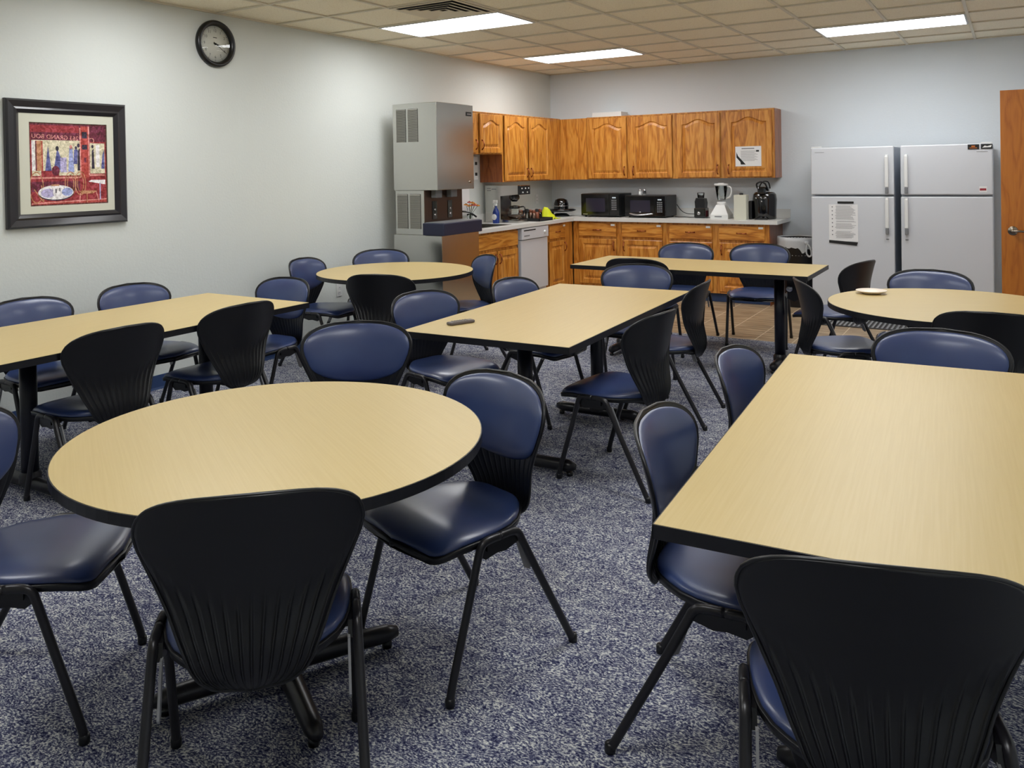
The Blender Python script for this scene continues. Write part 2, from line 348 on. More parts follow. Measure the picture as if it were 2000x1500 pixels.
# door, standing open at right, free edge towards the room
d = MB().box((0, -0.022, 0.01), (0.915, 0.022, 2.03), bev=0.002).build('door_1', 'door_wood', loc=(5.075, -2.5, 0)); struct(d)
mb = MB(); mb.lathe([(0, 0.004), (0.030, 0.004), (0.034, 0.0), (0.034, -0.004), (0, -0.004)], (0.072, -0.024, 1.0), axis='y')
mb.lathe([(0.012, 0.0), (0.012, 0.05), (0.0, 0.055)], (0.072, -0.026, 1.0), 16, axis='y')
mb.tube(smooth_pts([(0.072, -0.07, 1.0), (0.11, -0.074, 1.001), (0.155, -0.07, 0.998), (0.195, -0.062, 0.993)]), 0.009, 10, radii=None)
hnd = mb.build('door_handle', 'nickel', d)
struct(MB().box((5.93, -2.45, 0), (RX, -2.39, 2.12)).box((5.93, -3.5, 0), (RX, -3.44, 2.12)).box((5.93, -3.5, 2.06), (RX, -2.39, 2.12)).build('trim_2', 'grid_bar'))
struct(MB().box((5.985, -3.44, 0), (RX, -2.45, 2.06)).build('door_2', 'dark_gap')) if False else None

# ---------------------------------------------------------------- chair
ZW = [(.374, .0), (.376, .05), (.385, .085), (.405, .112), (.43, .128), (.46, .140), (.50, .157), (.55, .176), (.60, .198), (.65, .219), (.70, .239), (.73, .245), (.755, .2435), (.78, .233), (.80, .215), (.815, .190), (.8265, .158), (.834, .122), (.839, .07), (.841, .0)]
ZW = [(z - .0166 * (z - .45) / .39 if z > .45 else z, h * 1.0216) for z, h in ZW]
YC = [(.36, -.160), (.385, -.172), (.41, -.180), (.45, -.182), (.50, -.172), (.55, -.163), (.60, -.162), (.68, -.177), (.76, -.197), (.83, -.219)]
def lerp(t, x): a = np.array(t); return float(np.interp(x, a[:, 0], a[:, 1]))
def ycs(z): return sum(lerp(YC, z + d) for d in (-.02, -.01, 0, .01, .02)) / 5
def sag(x): return .065 * (x / .25) ** 2
TOPZ = ZW[-1][0]; BOTZ = ZW[0][0]
def shell_mesh(ns=130, nz=50):
    mb = MB(); zs = []
    for i in range(nz + 1):
        t = i / nz; t = t ** 0.9 if False else t
        zs.append(BOTZ + (TOPZ - BOTZ) * (0.5 - 0.5 * math.cos(math.pi * t)) * .45 + (TOPZ - BOTZ) * t * .55)
    # bottom: round it off
    rows_f = []; rows_b = []
    for z in zs:
        h = max(lerp(ZW, z), 0.001)
        f_ = []; b_ = []
        for j in range(ns + 1):
            s_ = -1 + 2 * j / ns; x = s_ * h
            zz = z   # belly of the lower edge
            y = ycs(zz) + sag(x)
            # flutes: 13 slats, starting on an arc that climbs towards the sides
            zstart = .60 + .075 * s_ * s_
            mask = min(max((zstart - z) / .06, 0), 1)
            ph = (s_ * 6.5) % 1.0; dgr = min(ph, 1 - ph)
            groove = math.exp(-(dgr / .11) ** 2) * mask * min(1, (z - BOTZ) / .03)
            edge = max(0, 1 - (1 - abs(s_)) / .03)
            f_.append((x, y - 0.002 * groove, zz)); b_.append((x, y - 0.010 - 0.0035 * groove + 0.004 * (1 - groove) * mask + 0.004 * edge, zz))
        rows_f.append(f_); rows_b.append(b_)
    n = ns + 1; vs = [p for r_ in rows_f for p in r_] + [p for r_ in rows_b for p in r_]; o = len(zs) * n; fs = []
    for i in range(len(zs) - 1):
        for j in range(ns):
            a = i * n + j; fs.append((a, a + 1, a + n + 1, a + n)); fs.append((o + a, o + a + n, o + a + n + 1, o + a + 1))
    for i in range(len(zs) - 1):
        a = i * n; fs.append((a, a + n, o + a + n, o + a)); a = i * n + ns; fs.append((a, o + a, o + a + n, a + n))
    for j in range(ns):
        fs.append((j, o + j, o + j + 1, j + 1)); a = (len(zs) - 1) * n + j; fs.append((a, a + 1, o + a + 1, o + a))
    mb.add(vs, fs, 0, True)
    # rolled rim
    rim = []
    for s_ in (-1, 1):
        pass
    L_ = [(-max(lerp(ZW, z), .001), z) for z in zs]; Rr = [(-x, z) for x, z in reversed(L_[:-1])]
    pts = [(x, ycs(z) + sag(x) - 0.004, z) for x, z in L_ + Rr]
    mb.tube(pts, 0.0045, 8)
    return mb
def pad_mesh():
    mb = MB(); zb, zt = .558, TOPZ - .011; nz, ns = 26, 30; zs = [zb + (zt - zb) * (0.5 - 0.5 * math.cos(math.pi * i / nz)) for i in range(nz + 1)]
    vs = []
    for i, z in enumerate(zs):
        h = max(lerp(ZW, z + .010 * max(0, (z - .72) / .1)) - .0115, 0.002)
        db = z - zb
        if db < .085: h *= math.sqrt(max(1 - ((.085 - db) / .085) ** 2.4, 0)) * .999 + .001
        tz = (z - zb) / (zt - zb); vp = (1 - abs(2 * tz - 1) ** 5)
        for j in range(ns + 1):
            s_ = math.sin(math.pi / 2 * (-1 + 2 * j / ns)); x = s_ * h
            bul = .002 + .018 * (max(1 - abs(s_) ** 5, 0) ** .6) * max(vp, 0) ** .6
            vs.append((x, ycs(z) + sag(x) + bul, z))
    n = ns + 1; fs = [(i * n + j, i * n + j + 1, (i + 1) * n + j + 1, (i + 1) * n + j) for i in range(nz) for j in range(ns)]
    mb.add(vs, fs, 0, True); return mb
SEAT = [(-.172, .0), (-.170, .05), (-.162, .082), (-.145, .114), (-.11, .150), (-.07, .182), (-.02, .205), (.04, .218), (.10, .223), (.16, .222), (.21, .215), (.235, .206), (.250, .194), (.259, .178), (.264, .15), (.266, .0)]
def seat_mesh(grow, z0, thick, dome):
    mb = MB(); ys = [-.172 + (.438) * (0.5 - 0.5 * math.cos(math.pi * i / 28)) for i in range(29)]; ns = 26; top = []; bot = []
    for y in ys:
        h = max(lerp(SEAT, y), .003) + grow; yy = y * (1 + grow * 4)
        for j in range(ns + 1):
            s_ = math.sin(math.pi / 2 * (-1 + 2 * j / ns)); x = s_ * h
            fz = -0.022 * max(0, (y - .14) / .126) ** 2
            front = .010 * (1 - s_ * s_) * max(0, (y - .2) / .06)
            e = max(1 - abs(s_) ** 6, 0) ** .5 * max(1 - abs((y - .047) / .2195) ** 10, 0) ** .5
            sad = -0.010 * math.exp(-((y + .02) / .1) ** 2) * (1 - s_ * s_)
            top.append((x, yy + front, z0 + fz + dome * e + sad * (1 if dome > .01 else 0))); bot.append((x * .985, yy * .99 + front, z0 + fz - thick))
    n = ns + 1; o = len(top); fs = []
    for i in range(28):
        for j in range(ns):
            a = i * n + j; fs.append((a, a + 1, a + n + 1, a + n)); fs.append((o + a, o + a + n, o + a + n + 1, o + a + 1))
        a = i * n; fs.append((a, a + n, o + a + n, o + a)); a = i * n + ns; fs.append((a, o + a, o + a + n, a + n))
    for j in range(ns):
        fs.append((j, o + j, o + j + 1, j + 1)); a = 28 * n + j; fs.append((a, a + 1, o + a + 1, o + a))
    mb.add(vs=top + bot, fs=fs, mi=0, smooth=True); return mb
def make_chair():
    t = thing('dining_chair', 'chair', 'chair', (0, 0, 0), 0, 'blue and black stacking chairs around the tables')
    shell_mesh().build('backrest', 'black_plastic', t)
    pad_mesh().build('back_cushion', 'blue_vinyl', t)
    mb = seat_mesh(0.006, 0.426, 0.018, 0.004); mb.box((-.10, -.15, .395), (.10, .16, .415)); mb.box((-.07, -.155, .392), (.07, -.105, .43)); mb.build('seat_shell', 'black_plastic', t)
    seat_mesh(0.0, 0.430, 0.004, 0.026).build('seat_cushion', 'blue_vinyl', t)
    for s in (-1, 1):
        MB().tube(smooth_pts([(s * .235, .05, .425), (s * .235, .10, .424), (s * .235, .122, .411), (s * .235, .134, .38), (s * .235, .165, .28), (s * .236, .205, .155), (s * .236, .235, .06), (s * .236, .247, .012)], 4), .0122, 10).build('leg', 'frame_steel', t)
        MB().tube(smooth_pts([(s * .235, .05, .425), (s * .235, -.005, .424), (s * .235, -.028, .411), (s * .236, -.046, .378), (s * .239, -.103, .27), (s * .242, -.168, .15), (s * .244, -.217, .06), (s * .245, -.243, .012)], 4), .0122, 10).build('leg', 'frame_steel', t)
        mb = MB(); mb.prism([(.112, .422), (.124, .385), (.10, .368), (.055, .376), (.02, .372), (-.015, .382), (-.038, .388), (-.02, .422)], s * .222 - .009, s * .222 + .009, axis='x'); mb.box((min(s * .19, s * .24), .0, .395), (max(s * .19, s * .24), .10, .418)); mb.build('side_bracket', 'black_plastic', t)
        mb = MB(); mb.prism([(-.030, .395), (-.048, .393), (-.095, .285), (-.088, .275), (-.070, .285)], s * .214 - .003, s * .214 + .003, axis='x'); mb.build('stacking_guard', 'guard_grey', t)
    mb = MB(); mb.tube([(-.235, .075, .408), (.235, .075, .408)], .009, 8); mb.tube([(-.235, .015, .408), (.235, .015, .408)], .009, 8); mb.build('crossbar', 'frame_steel', t)
    legs = [o for o in kids(t) if o.name.startswith('leg')]
    for lg, (x, y) in zip(legs, [(-.236, .246), (-.245, -.246), (.236, .246), (.245, -.246)]):
        MB().lathe([(0, 0), (.013, 0), (.0145, .004), (.0145, .02), (.012, .026), (0, .026)], (x, y, 0), 12).build('foot_glide', 'black_plastic', lg)
    return t
CH = [
 ('near', 3.598, -8.305, 133.7, 'chair with its black ribbed back to the camera, at the front round table'),
 ('nearR', 4.903, -7.925, 106.5, 'black backed chair at bottom right, at the near end of the front right table'),
 ('nearL', 2.695, -8.371, 37.4, 'chair cut by the left photo edge, blue seat reaching under the front round table'),
 ('frR', 3.637, -7.485, -106.9, 'blue cushioned chair with full seat showing, at the right side of the front round table'),
 ('frF', 2.695, -6.942, -55.7, 'blue cushioned chair facing the camera behind the far edge of the front round table'),
 ('R2a', 4.475, -7.459, 5.4, 'nearer of the two blue chairs tucked under the left edge of the front right table'),
 ('R1a', 4.434, -6.591, 0.0, 'farther of two blue chairs tucked under the left edge of the front right table'),
 ('rtF', 4.894, -6.027, -89.6, 'blue cushioned chair facing the camera at the far end of the front right table'),
 ('rrR', 5.068, -5.075, 90.0, 'black backed chair cut by the right photo edge, beside the right round table'),
 ('rrL', 4.236, -4.405, 24.0, 'chair seen from behind at the left side of the right round table'),
 ('rrB', 4.674, -3.907, -100.4, 'blue cushioned chair behind the right round table, in front of the right refrigerator'),
 ('rrBL', 4.073, -3.257, 162.5, 'dark ribbed chair at the right end of the kitchen side table, before the left refrigerator'),
 ('bt1', 2.672, -2.625, -87.8, 'left of two blue chairs between the kitchen side table and the oak cabinets'),
 ('bt2', 3.296, -2.472, -81.4, 'right of two blue chairs between the kitchen side table and the oak cabinets'),
 ('btN', 2.70, -3.602, 93.0, 'black backed chair half hidden behind a blue chair, at the kitchen side table'),
 ('ctF', 2.931, -4.331, -75.5, 'blue cushioned chair facing the camera at the far end of the center table'),
 ('ctR1', 3.53, -5.893, 173.1, 'nearer chair at the right side of the center table, turned so its blue seat shows'),
 ('ctR2', 3.379, -4.812, 184.6, 'farther chair at the right side of the center table, black back in profile'),
 ('ctL1', 2.448, -5.929, -12.6, 'blue cushioned chair at the left side of the center table, beside the remote control'),
 ('ctL2', 2.628, -5.194, -4.0, 'blue cushioned chair at the left side of the center table, in front of the dishwasher'),
 ('lrB', 0.491, -4.137, -60.5, 'blue chair behind the far left round table, against the steel ice machine'),
 ('lrL', 0.45, -4.783, 10.3, 'blue chair at the left side of the far left round table, beside the wall outlet'),
 ('lrF', 1.448, -5.183, 108.5, 'black backed chair at the near side of the far left round table'),
 ('lrR', 1.442, -4.175, -127.0, 'blue chair in profile at the right side of the far left round table'),
 ('lt1', 0.544, -7.094, 0.0, 'blue chair behind the left long table, below the picture at the photo edge'),
 ('lt2', 0.555, -6.443, -2.3, 'blue chair behind the left long table, to the right of the framed picture'),
 ('lt3', 1.085, -5.956, -91.7, 'blue cushioned chair facing the camera at the far end of the left long table'),
 ('ltN1', 1.473, -7.348, 176.9, 'nearer black backed chair on the open side of the left long table'),
 ('ltN2', 1.466, -6.627, 178.2, 'farther black backed chair on the open side of the left long table'),
]
chair0 = make_chair()
for i, (k, x, y, a, l) in enumerate(CH):
    c = chair0 if i == 0 else dup(chair0)
    c.location = (x, y, 0); c.rotation_euler.z = R(a - 90); c['label'] = l

# ---------------------------------------------------------------- tables
TZ = 0.737
def column_foot(t, x, y, along, half, r=.039):
    c = MB().tube([(x, y, .05), (x, y, .70)], r, 20); c.build('column', 'navy_steel', t)
    mb = MB()
    dx, dy = (1, 0) if along == 'x' else (0, 1)
    n = 14; pts = []; rad = []
    for i in range(n + 1):
        u = -1 + 2 * i / n; pts.append((x + dx * u * half, y + dy * u * half, .047)); rad.append(.030 * (1 - max(0, abs(u) - .9) / .1 * .5))
    mb.tube(pts, .03, 12, radii=rad); mb.lathe([(0.05, .05), (.05, .085), (.04, .10)], (x, y, 0), 20)
    ft = mb.build('foot', 'frame_steel', t)
    for u in (-.88, .88):
        MB().lathe([(0, 0), (.016, 0), (.016, .018), (0, .018)], (x + dx * u * half, y + dy * u * half, 0), 12).build('glide', 'black_plastic', ft)
    MB().box((x - (.16 if along == 'y' else .30), y - (.30 if along == 'y' else .16), .695), (x + (.16 if along == 'y' else .30), y + (.30 if along == 'y' else .16), .7055)).build('top_plate', 'navy_steel', t)
def rect_table(label, x, y, rot, sx_, sy_, lam, group='long rectangular laminate tables'):
    t = thing('rectangular_table', label, 'table', (x, y, 0), rot, group)
    hx, hy = sx_ / 2, sy_ / 2
    MB().box((-hx + .003, -hy + .003, TZ - .028), (hx - .003, hy - .003, TZ)).build('tabletop', lam, t)
    mb = MB()
    for a, b_ in (((-hx, -hy), (hx, -hy + .003)), ((-hx, hy - .003), (hx, hy)), ((-hx, -hy), (-hx + .003, hy)), ((hx - .003, -hy), (hx, hy))): mb.box((a[0], a[1], TZ - .032), (b_[0], b_[1], TZ - .0008))
    mb.box((-hx + .003, -hy + .003, TZ - .0315), (hx - .003, hy - .003, TZ - .0285)); mb.build('edge_band', 'black_band', t)
    if sy_ > sx_:
        for s in (-1, 1): column_foot(t, 0, s * (.465 if sx_ == .90 else .52), 'x', .27)
    else:
        for s in (-1, 1): column_foot(t, s * .635, 0, 'y', .25)
    return t
rect_table('rectangular tan table in the center of the room with a remote control on it', 3.030, -5.585, R(2.2), .90, 1.81, 'laminate')
rect_table('large rectangular tan table at the front right, cut by the photo edge', 4.877, -7.039, R(3.57), .914, 1.83, 'laminate')
rect_table('long rectangular tan table along the left wall under the framed picture', 1.113, -6.977, R(.14), .914, 1.83, 'laminate')
kt = rect_table('rectangular tan table nearest the kitchen, in front of the oak cabinets', 3.030, -3.304, R(-.1), 1.83, .762, 'laminate_x')
mb = MB(); mb.prism([(.695, .70), (.83, .70), (.83, .56), (.75, .50), (.695, .52)], -.02, -.012, axis='y'); kb = mb.build('side_bracket', 'frame_steel', kt)
mb = MB(); mb.lathe([(0, 0), (.012, 0), (.012, .02), (.024, .024), (.024, .045), (.018, .05), (0, .05)], (.72, -.02, .60), 16, axis='y'); mb.build('knob', 'silver', kb)
def round_table(label, x, y, rot, Rr=.6096):
    t = thing('round_table', label, 'table', (x, y, 0), rot, 'round laminate tables')
    r1 = Rr - .003
    MB().lathe([(0, TZ), (r1 * .5, TZ), (r1, TZ), (r1, TZ - .028), (0, TZ - .028)], seg=96, smooth=False).build('tabletop', 'laminate_x', t)
    MB().lathe([(r1, TZ - .0008), (Rr, TZ - .0008), (Rr, TZ - .030), (Rr - .01, TZ - .0315), (0, TZ - .0315), (0, TZ - .0285), (r1, TZ - .0285), (r1, TZ - .0008)], seg=96, smooth=False).build('edge_band', 'black_band', t)
    MB().tube([(0, 0, .05), (0, 0, .70)], .042, 20).build('column', 'navy_steel', t)
    MB().box((-.25, -.03, .69), (.25, .03, .7055)).box((-.03, -.25, .69), (.03, .25, .7055)).build('top_plate', 'navy_steel', t)
    for k in range(4):
        a = k * math.pi / 2; ca, sa = math.cos(a), math.sin(a); n = 10; pts = []; rad = []
        for i in range(n + 1):
            u = i / n; pts.append((ca * u * .365, sa * u * .365, .052 - .010 * u)); rad.append(.034 - .008 * u - (.010 if i == n else 0))
        f_ = MB().tube(pts, .03, 12, radii=rad).build('foot', 'frame_steel', t)
        MB().lathe([(0, 0), (.016, 0), (.016, .022), (0, .022)], (ca * .33, sa * .33, 0), 12).build('glide', 'black_plastic', f_)
round_table('round tan table in the foreground with a black edge', 3.282, -7.933, R(-30))
round_table('round tan table at the far left, beside the steel ice machine', 1.045, -4.591, R(15))
round_table('round tan table at the right with a white plate on it', 4.845, -4.544, R(20))

# on the tables
mb = MB(); mb.box((-.075, -.022, 0), (.075, .022, .016), bev=.007)
t = thing('remote_control', 'grey remote control lying on the center table', 'remote control', (2.775, -6.22, TZ), R(68)); mb.build('body', 'remote_grey', t)
for i in range(6):
    for j in (-1, 0, 1): MB().box((-.045 + i * .016 - .004, j * .012 - .0035, .0155), (-.045 + i * .016 + .004, j * .012 + .0035, .0178)).build('button', 'silver', t)
tag(MB().lathe([(0, .001), (.045, .001), (.050, .004), (.083, .016), (.086, .020), (.083, .021), (.05, .008), (0, .006)], seg=40).build('plate', 'cream_plate', loc=(4.43, -4.31, TZ)), 'small white plate on the right round table', 'plate')

# ---------------------------------------------------------------- cabinets
def pull(mb, x, z, y, horiz, ln=.05):
    pts = []
    for i in range(9):
        u = -1 + 2 * i / 8; q = u * ln; pts.append((x + (q if horiz else 0), y - .004 - .024 * (1 - u * u) ** .6, z + (0 if horiz else q)))
    rad = [.0075, .005, .0045, .006, .0068, .006, .0045, .005, .0075]
    mb.tube(pts, .005, 8, radii=rad)
    for u in (-1, 1): mb.ball((x + (u * ln if horiz else 0), y - .003, z + (0 if horiz else u * ln)), .008, seg=8, sc=(1, .6, 1))
def door_mesh(wd, ht, arch, stile=.058, T=.019, raised=True):
    g1, g2, g3 = .006, .012, .040
    xs_ = [0, .004, stile - .004, stile, stile + g1, stile + g2, stile + g3]; inner0 = stile + g3; inner1 = wd - inner0
    k = 26; mid = [inner0 + (inner1 - inner0) * i / k for i in range(1, k)]
    xs_ = xs_ + mid + [wd - v for v in reversed(xs_)]
    lev = [-.003, 0, 0, .003, .0115, .0125, .0015]
    xlev = lev + [.0015] * (k - 1) + list(reversed(lev))
    def A(x):   # top edge of the opening
        if not arch: return ht - stile
        u = abs(x - wd / 2) / (wd / 2 - stile); u = min(u, 1)
        sft = .055 if ht > .6 else .045
        q = 0 if u > .88 else .5 + .5 * math.cos(math.pi * u / .88)
        return ht - stile - sft * 1.15 + sft * q
    rows = []; n1 = 8
    zl = [0, .004, stile - .004, stile, stile + g1, stile + g2, stile + g3]
    zlev = list(lev)
    for x in xs_:
        a = A(x); colz = list(zl); top = [a - g3, a - g2, a - g1, a, a + .004, ht - .004, ht]
        colz += [zl[-1] + (top[0] - zl[-1]) * i / n1 for i in range(1, n1)] + top; rows.append(colz)
    zlv = zlev + [.0015] * (n1 - 1) + list(reversed(lev))
    nz = len(zlv); vs = []; fs = []
    for i, x in enumerate(xs_):
        for j in range(nz):
            li, lj = xlev[i], zlv[j]
            ii = min(i, len(xs_) - 1 - i); jj = min(j, nz - 1 - j)
            y = lev[min(ii, jj, 6)] if min(ii, jj) < 7 else .0015
            vs.append((x, -T + y if y >= 0 else -T + .003, rows[i][j]))
    for i in range(len(xs_) - 1):
        for j in range(nz - 1): a = i * nz + j; fs.append((a, a + nz, a + nz + 1, a + 1))
    mb = MB(); mb.add(vs, fs); mb.box((0, -T + .014, 0), (wd, 0, ht))
    # skirts
    mb.box((0, -T + .003, 0), (.001, 0, ht)); mb.box((wd - .001, -T + .003, 0), (wd, 0, ht)); mb.box((0, -T + .003, 0), (wd, 0, .001)); mb.box((0, -T + .003, ht - .001), (wd, 0, ht))
    return mb
def cab_door(parent, x0, x1, z0, z1, face, arch, hside, hz, name='door'):
    d_ = door_mesh(x1 - x0, z1 - z0, arch).build(name, 'oak', parent, loc=(x0, face - .004, z0))
    if hside:
        mb = MB(); pull(mb, (.028 if hside == 'l' else x1 - x0 - .028), hz - z0, -.019, False); mb.build('handle', 'bronze', d_)
    return d_
def cab_drawer(parent, x0, x1, z0, z1, face, handle=True, latch=True, name='drawer'):
    wd, ht = x1 - x0, z1 - z0
    d_ = MB().box((0, -.019, 0), (wd, 0, ht), bev=.005).build(name, 'oak_horizontal', parent, loc=(x0, face - .004, z0))
    if handle: mb = MB(); pull(mb, wd / 2, ht / 2, -.019, True); mb.build('handle', 'bronze', d_)
    if latch: tag(MB().box((wd - .065, -.024, ht - .028), (wd - .015, -.019, ht - .006), bev=.002).build('latch', 'white_plastic', d_), 'white plastic latch')
    return d_
UF = -.30
# back wall uppers
def upper(label, x0, x1, z0, z1, doors, loc=(0, 0, 0), rz=0, zt=None):
    t = thing('wall_cabinet', label, 'kitchen cabinet', (loc[0], loc[1], 0), rz, 'oak wall cabinets')
    mb = MB(); mb.box((x0, UF, z0), (x1, -.003, z1), bev=.001); mb.box((x0 - .0, UF - .006, z1 - .004), (x1, -.003, z1 + .006)); mb.build('body', 'oak', t)
    for dx0, dx1, hs in doors: cab_door(t, dx0, dx1, z0 + .012, z1 - .014, UF, True, hs, z0 + .10)
    return t
ZB, ZT = 1.372, 2.134
def paneltop(): pass
upper('oak wall cabinet with two arched doors, above the two microwaves', .665, 1.800, ZB, ZT, [(.690, 1.196, 'r'), (1.258, 1.768, 'l')])
t = upper('oak wall cabinet with two arched doors, above the blender and the coffee maker', 1.801, 2.935, ZB, ZT, [(1.832, 2.335, 'r'), (2.405, 2.908, 'l')])
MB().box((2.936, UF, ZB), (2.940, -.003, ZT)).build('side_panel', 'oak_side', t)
# corner: plain panel
t = thing('corner_cabinet', 'plain oak corner panel between the arched door wall cabinets', 'kitchen cabinet', (0, 0, 0))
MB().box((.004, UF - .015, ZB), (.664, -.004, ZT)).build('body', 'oak', t)
# left run uppers: local x -> +y, front -> +x
t = upper('tall oak wall cabinet with two narrow arched doors, left of the corner', 0, 1.41, ZB, ZT, [(.03, .545, 'r'), (.585, 1.09, 'l')], loc=(0, -1.735, 0), rz=R(90))
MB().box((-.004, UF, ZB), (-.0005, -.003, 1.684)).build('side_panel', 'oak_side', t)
upper('short oak wall cabinet above the counter, beside the ice machine', 0, .975, 1.685, ZT, [(.02, .435, 'r'), (.50, .955, 'l')], loc=(0, -2.712, 0), rz=R(90))
for o in bpy.data.objects:
    if o.name.startswith('wall_cabinet') and abs(o.location.y + 2.712) < .01:
        pass
BF = -.59
def base(label, x0, x1, cells, loc=(0, 0, 0), rz=0):
    t = thing('base_cabinet', label, 'kitchen cabinet', (loc[0], loc[1], 0), rz, 'oak base cabinets')
    bx0 = .600 if x0 == .66 and rz == 0 else x0; bx1 = x1 - .0
    MB().box((bx0, BF, .10), (bx1, -.003, .874), bev=.001).build('body', 'oak', t)
    MB().box((x0, BF + .06, 0), (x1, BF + .07, .10)).build('toe_kick', 'blue_base', t)
    for (a, b_, hs, dr) in cells:
        cab_drawer(t, a, b_, .695, .852, BF, handle=dr, latch=dr)
        cab_door(t, a, b_, .125, .665, BF, False, hs, .585)
    return t
base('oak base cabinet with two drawers over two doors, below the microwaves', .66, 1.785, [(.685, 1.172, 'r', True), (1.245, 1.742, 'l', True)])
t = base('oak base cabinet with two drawers over two doors, nearest the trash can', 1.786, 2.935, [(1.825, 2.318, 'r', True), (2.397, 2.892, 'l', True)])
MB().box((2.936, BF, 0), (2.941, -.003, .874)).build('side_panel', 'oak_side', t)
base('narrow oak base cabinet between the dishwasher and the corner', 0, .66, [(.03, .43, 'r', True)], loc=(0, -1.255, 0), rz=R(90))
t = thing('sink_cabinet', 'oak sink cabinet with a plain front panel over two doors', 'kitchen cabinet', (0, -2.90, 0), R(90))
MB().box((0, BF, .10), (.985, BF + .03, .874)).box((0, BF, .10), (.02, -.003, .874)).box((.965, BF, .10), (.985, -.003, .874)).box((0, BF, .10), (.985, -.003, .12)).build('body', 'oak', t)
MB().box((0, BF + .06, 0), (.985, BF + .07, .10)).build('toe_kick', 'blue_base', t)
cab_drawer(t, .10, .955, .695, .852, BF, handle=False, latch=False, name='false_drawer')
cab_door(t, .10, .515, .125, .665, BF, False, 'r', .585); cab_door(t, .54, .955, .125, .665, BF, False, 'l', .585)
# dishwasher
t = thing('dishwasher', 'white built-in dishwasher between the sink cabinet and the corner cabinet', 'dishwasher', (0, -1.908, 0), R(90))
MB().box((.004, -.58, .10), (.640, -.02, .870)).build('body', 'white_enamel', t)
MB().box((.02, -.615, .175), (.625, -.58, .735), bev=.004).build('door', 'white_enamel', t)
cpn = MB().box((.02, -.630, .742), (.625, -.58, .868), bev=.006).build('control_panel', 'white_enamel', t)
MB().box((.06, -.632, .835), (.32, -.629, .848)).build('handle_slot', 'dark_gap', cpn)
for i in range(4): MB().box((.07 + i * .03, -.633, .775), (.09 + i * .03, -.630, .79)).build('button', 'grey_plastic', cpn)
MB().lathe([(0, .012), (.017, .012), (.02, 0)], (.53, -.630, .80), 16, axis='y').build('dial', 'white_plastic', cpn)
MB().box((.02, -.56, .01), (.625, -.55, .165)).build('kick_panel', 'white_enamel', t)
# worktop, L shaped, with a cut-out for the sink
t = thing('worktop', 'continuous pale grey L-shaped kitchen worktop with low backsplash', 'worktop', (0, 0, 0))
mb = MB(); z0, z1 = .876, .914; SX0, SX1, SY0, SY1 = .17, .52, -2.62, -1.98
mb.box((.002, -.635, z0), (3.03, -.002, z1)); mb.box((.002, SY1, z0), (.635, -.635, z1)); mb.box((.002, -2.905, z0), (.635, SY0, z1)); mb.box((.002, SY0, z0), (SX0, SY1, z1)); mb.box((SX1, SY0, z0), (.635, SY1, z1))
mb.build('counter', 'worktop', t)
MB().box((.021, -.020, z1), (3.03, -.002, z1 + .10)).box((.002, -2.905, z1), (.020, -.002, z1 + .10)).build('backsplash', 'worktop', t)
t = thing('sink', 'stainless steel sink set into the worktop beside the ice machine', 'sink', (0, 0, 0))
mb = MB(); e = .02
for a, b_ in (((SX0 - e, SY0 - e), (SX1 + e, SY0)), ((SX0 - e, SY1), (SX1 + e, SY1 + e)), ((SX0 - e, SY0), (SX0, SY1)), ((SX1, SY0), (SX1 + e, SY1))): mb.box((a[0], a[1], z1), (b_[0], b_[1], z1 + .004))
mb.build('rim', 'stainless', t)
mb = MB(); SX0, SX1, SY0, SY1 = SX0 + .001, SX1 - .001, SY0 + .001, SY1 - .001; mb.box((SX0, SY0, .74), (SX1, SY1, .745))
for a, b_ in (((SX0, SY0), (SX1, SY0 + .003)), ((SX0, SY1 - .003), (SX1, SY1)), ((SX0, SY0), (SX0 + .003, SY1)), ((SX1 - .003, SY0), (SX1, SY1))): mb.box((a[0], a[1], .74), (b_[0], b_[1], z1 + .003))
mb.build('bowl', 'stainless', t)
mb = MB(); mb.lathe([(0, 0), (.025, 0), (.022, .03), (.012, .04)], (.075, -2.33, z1 + .001), 16); mb.tube(smooth_pts([(.075, -2.33, z1 + .004), (.07, -2.33, z1 + .12), (.10, -2.29, z1 + .155), (.16, -2.20, z1 + .14), (.20, -2.13, z1 + .09)]), .010, 10); mb.build('faucet', 'gloss_black', t)

# ---------------------------------------------------------------- ice machine
t = thing('ice_machine', 'tall stainless steel ice machine and dispenser beside the counter', 'ice machine', (0, 0, 0))
MB().box((.19, -3.53, 1.335), (.70, -2.925, 2.145), bev=.004).build('ice_maker', 'stainless', t)
def louvres(parent, x0, x1, z0, z1, y, n):
    mb = MB(); mb.box((x0, y - .001, z0), (x1, y + .001, z1), mi=1)
    st = (z1 - z0) / n
    for i in range(n):
        z = z0 + i * st; mb.prism([(y - .009, z), (y - .002, z + st * .8), (y - .002, z + st * .55), (y - .008, z)], x0, x1, axis='x')
    mb.build('louvre_grille', ['louvre_grey', 'dark_gap'], parent)
for a, b_ in ((.235, .345), (.372, .485)): louvres(t, a, b_, 1.785, 2.095, -3.531, 26)
tag(MB().box((.700, -3.045, 2.035), (.704, -2.955, 2.075)).build('name_plate', 'gloss_black', t), 'small black name plate')
MB().box((.704, -3.035, 2.050), (.7055, -2.965, 2.060)).build('name_plate_text', 'silver', t)
MB().box((.2, -3.52, .92), (.535, -2.905, 1.334), bev=.003).build('dispenser', 'stainless', t)
for a, b_ in ((.222, .345), (.372, .495)): louvres(t, a, b_, .975, 1.30, -3.521, 26)
fp = MB().box((.535, -3.515, .95), (.542, -2.905, 1.334)).build('dispenser_front', 'stainless_dark', t)
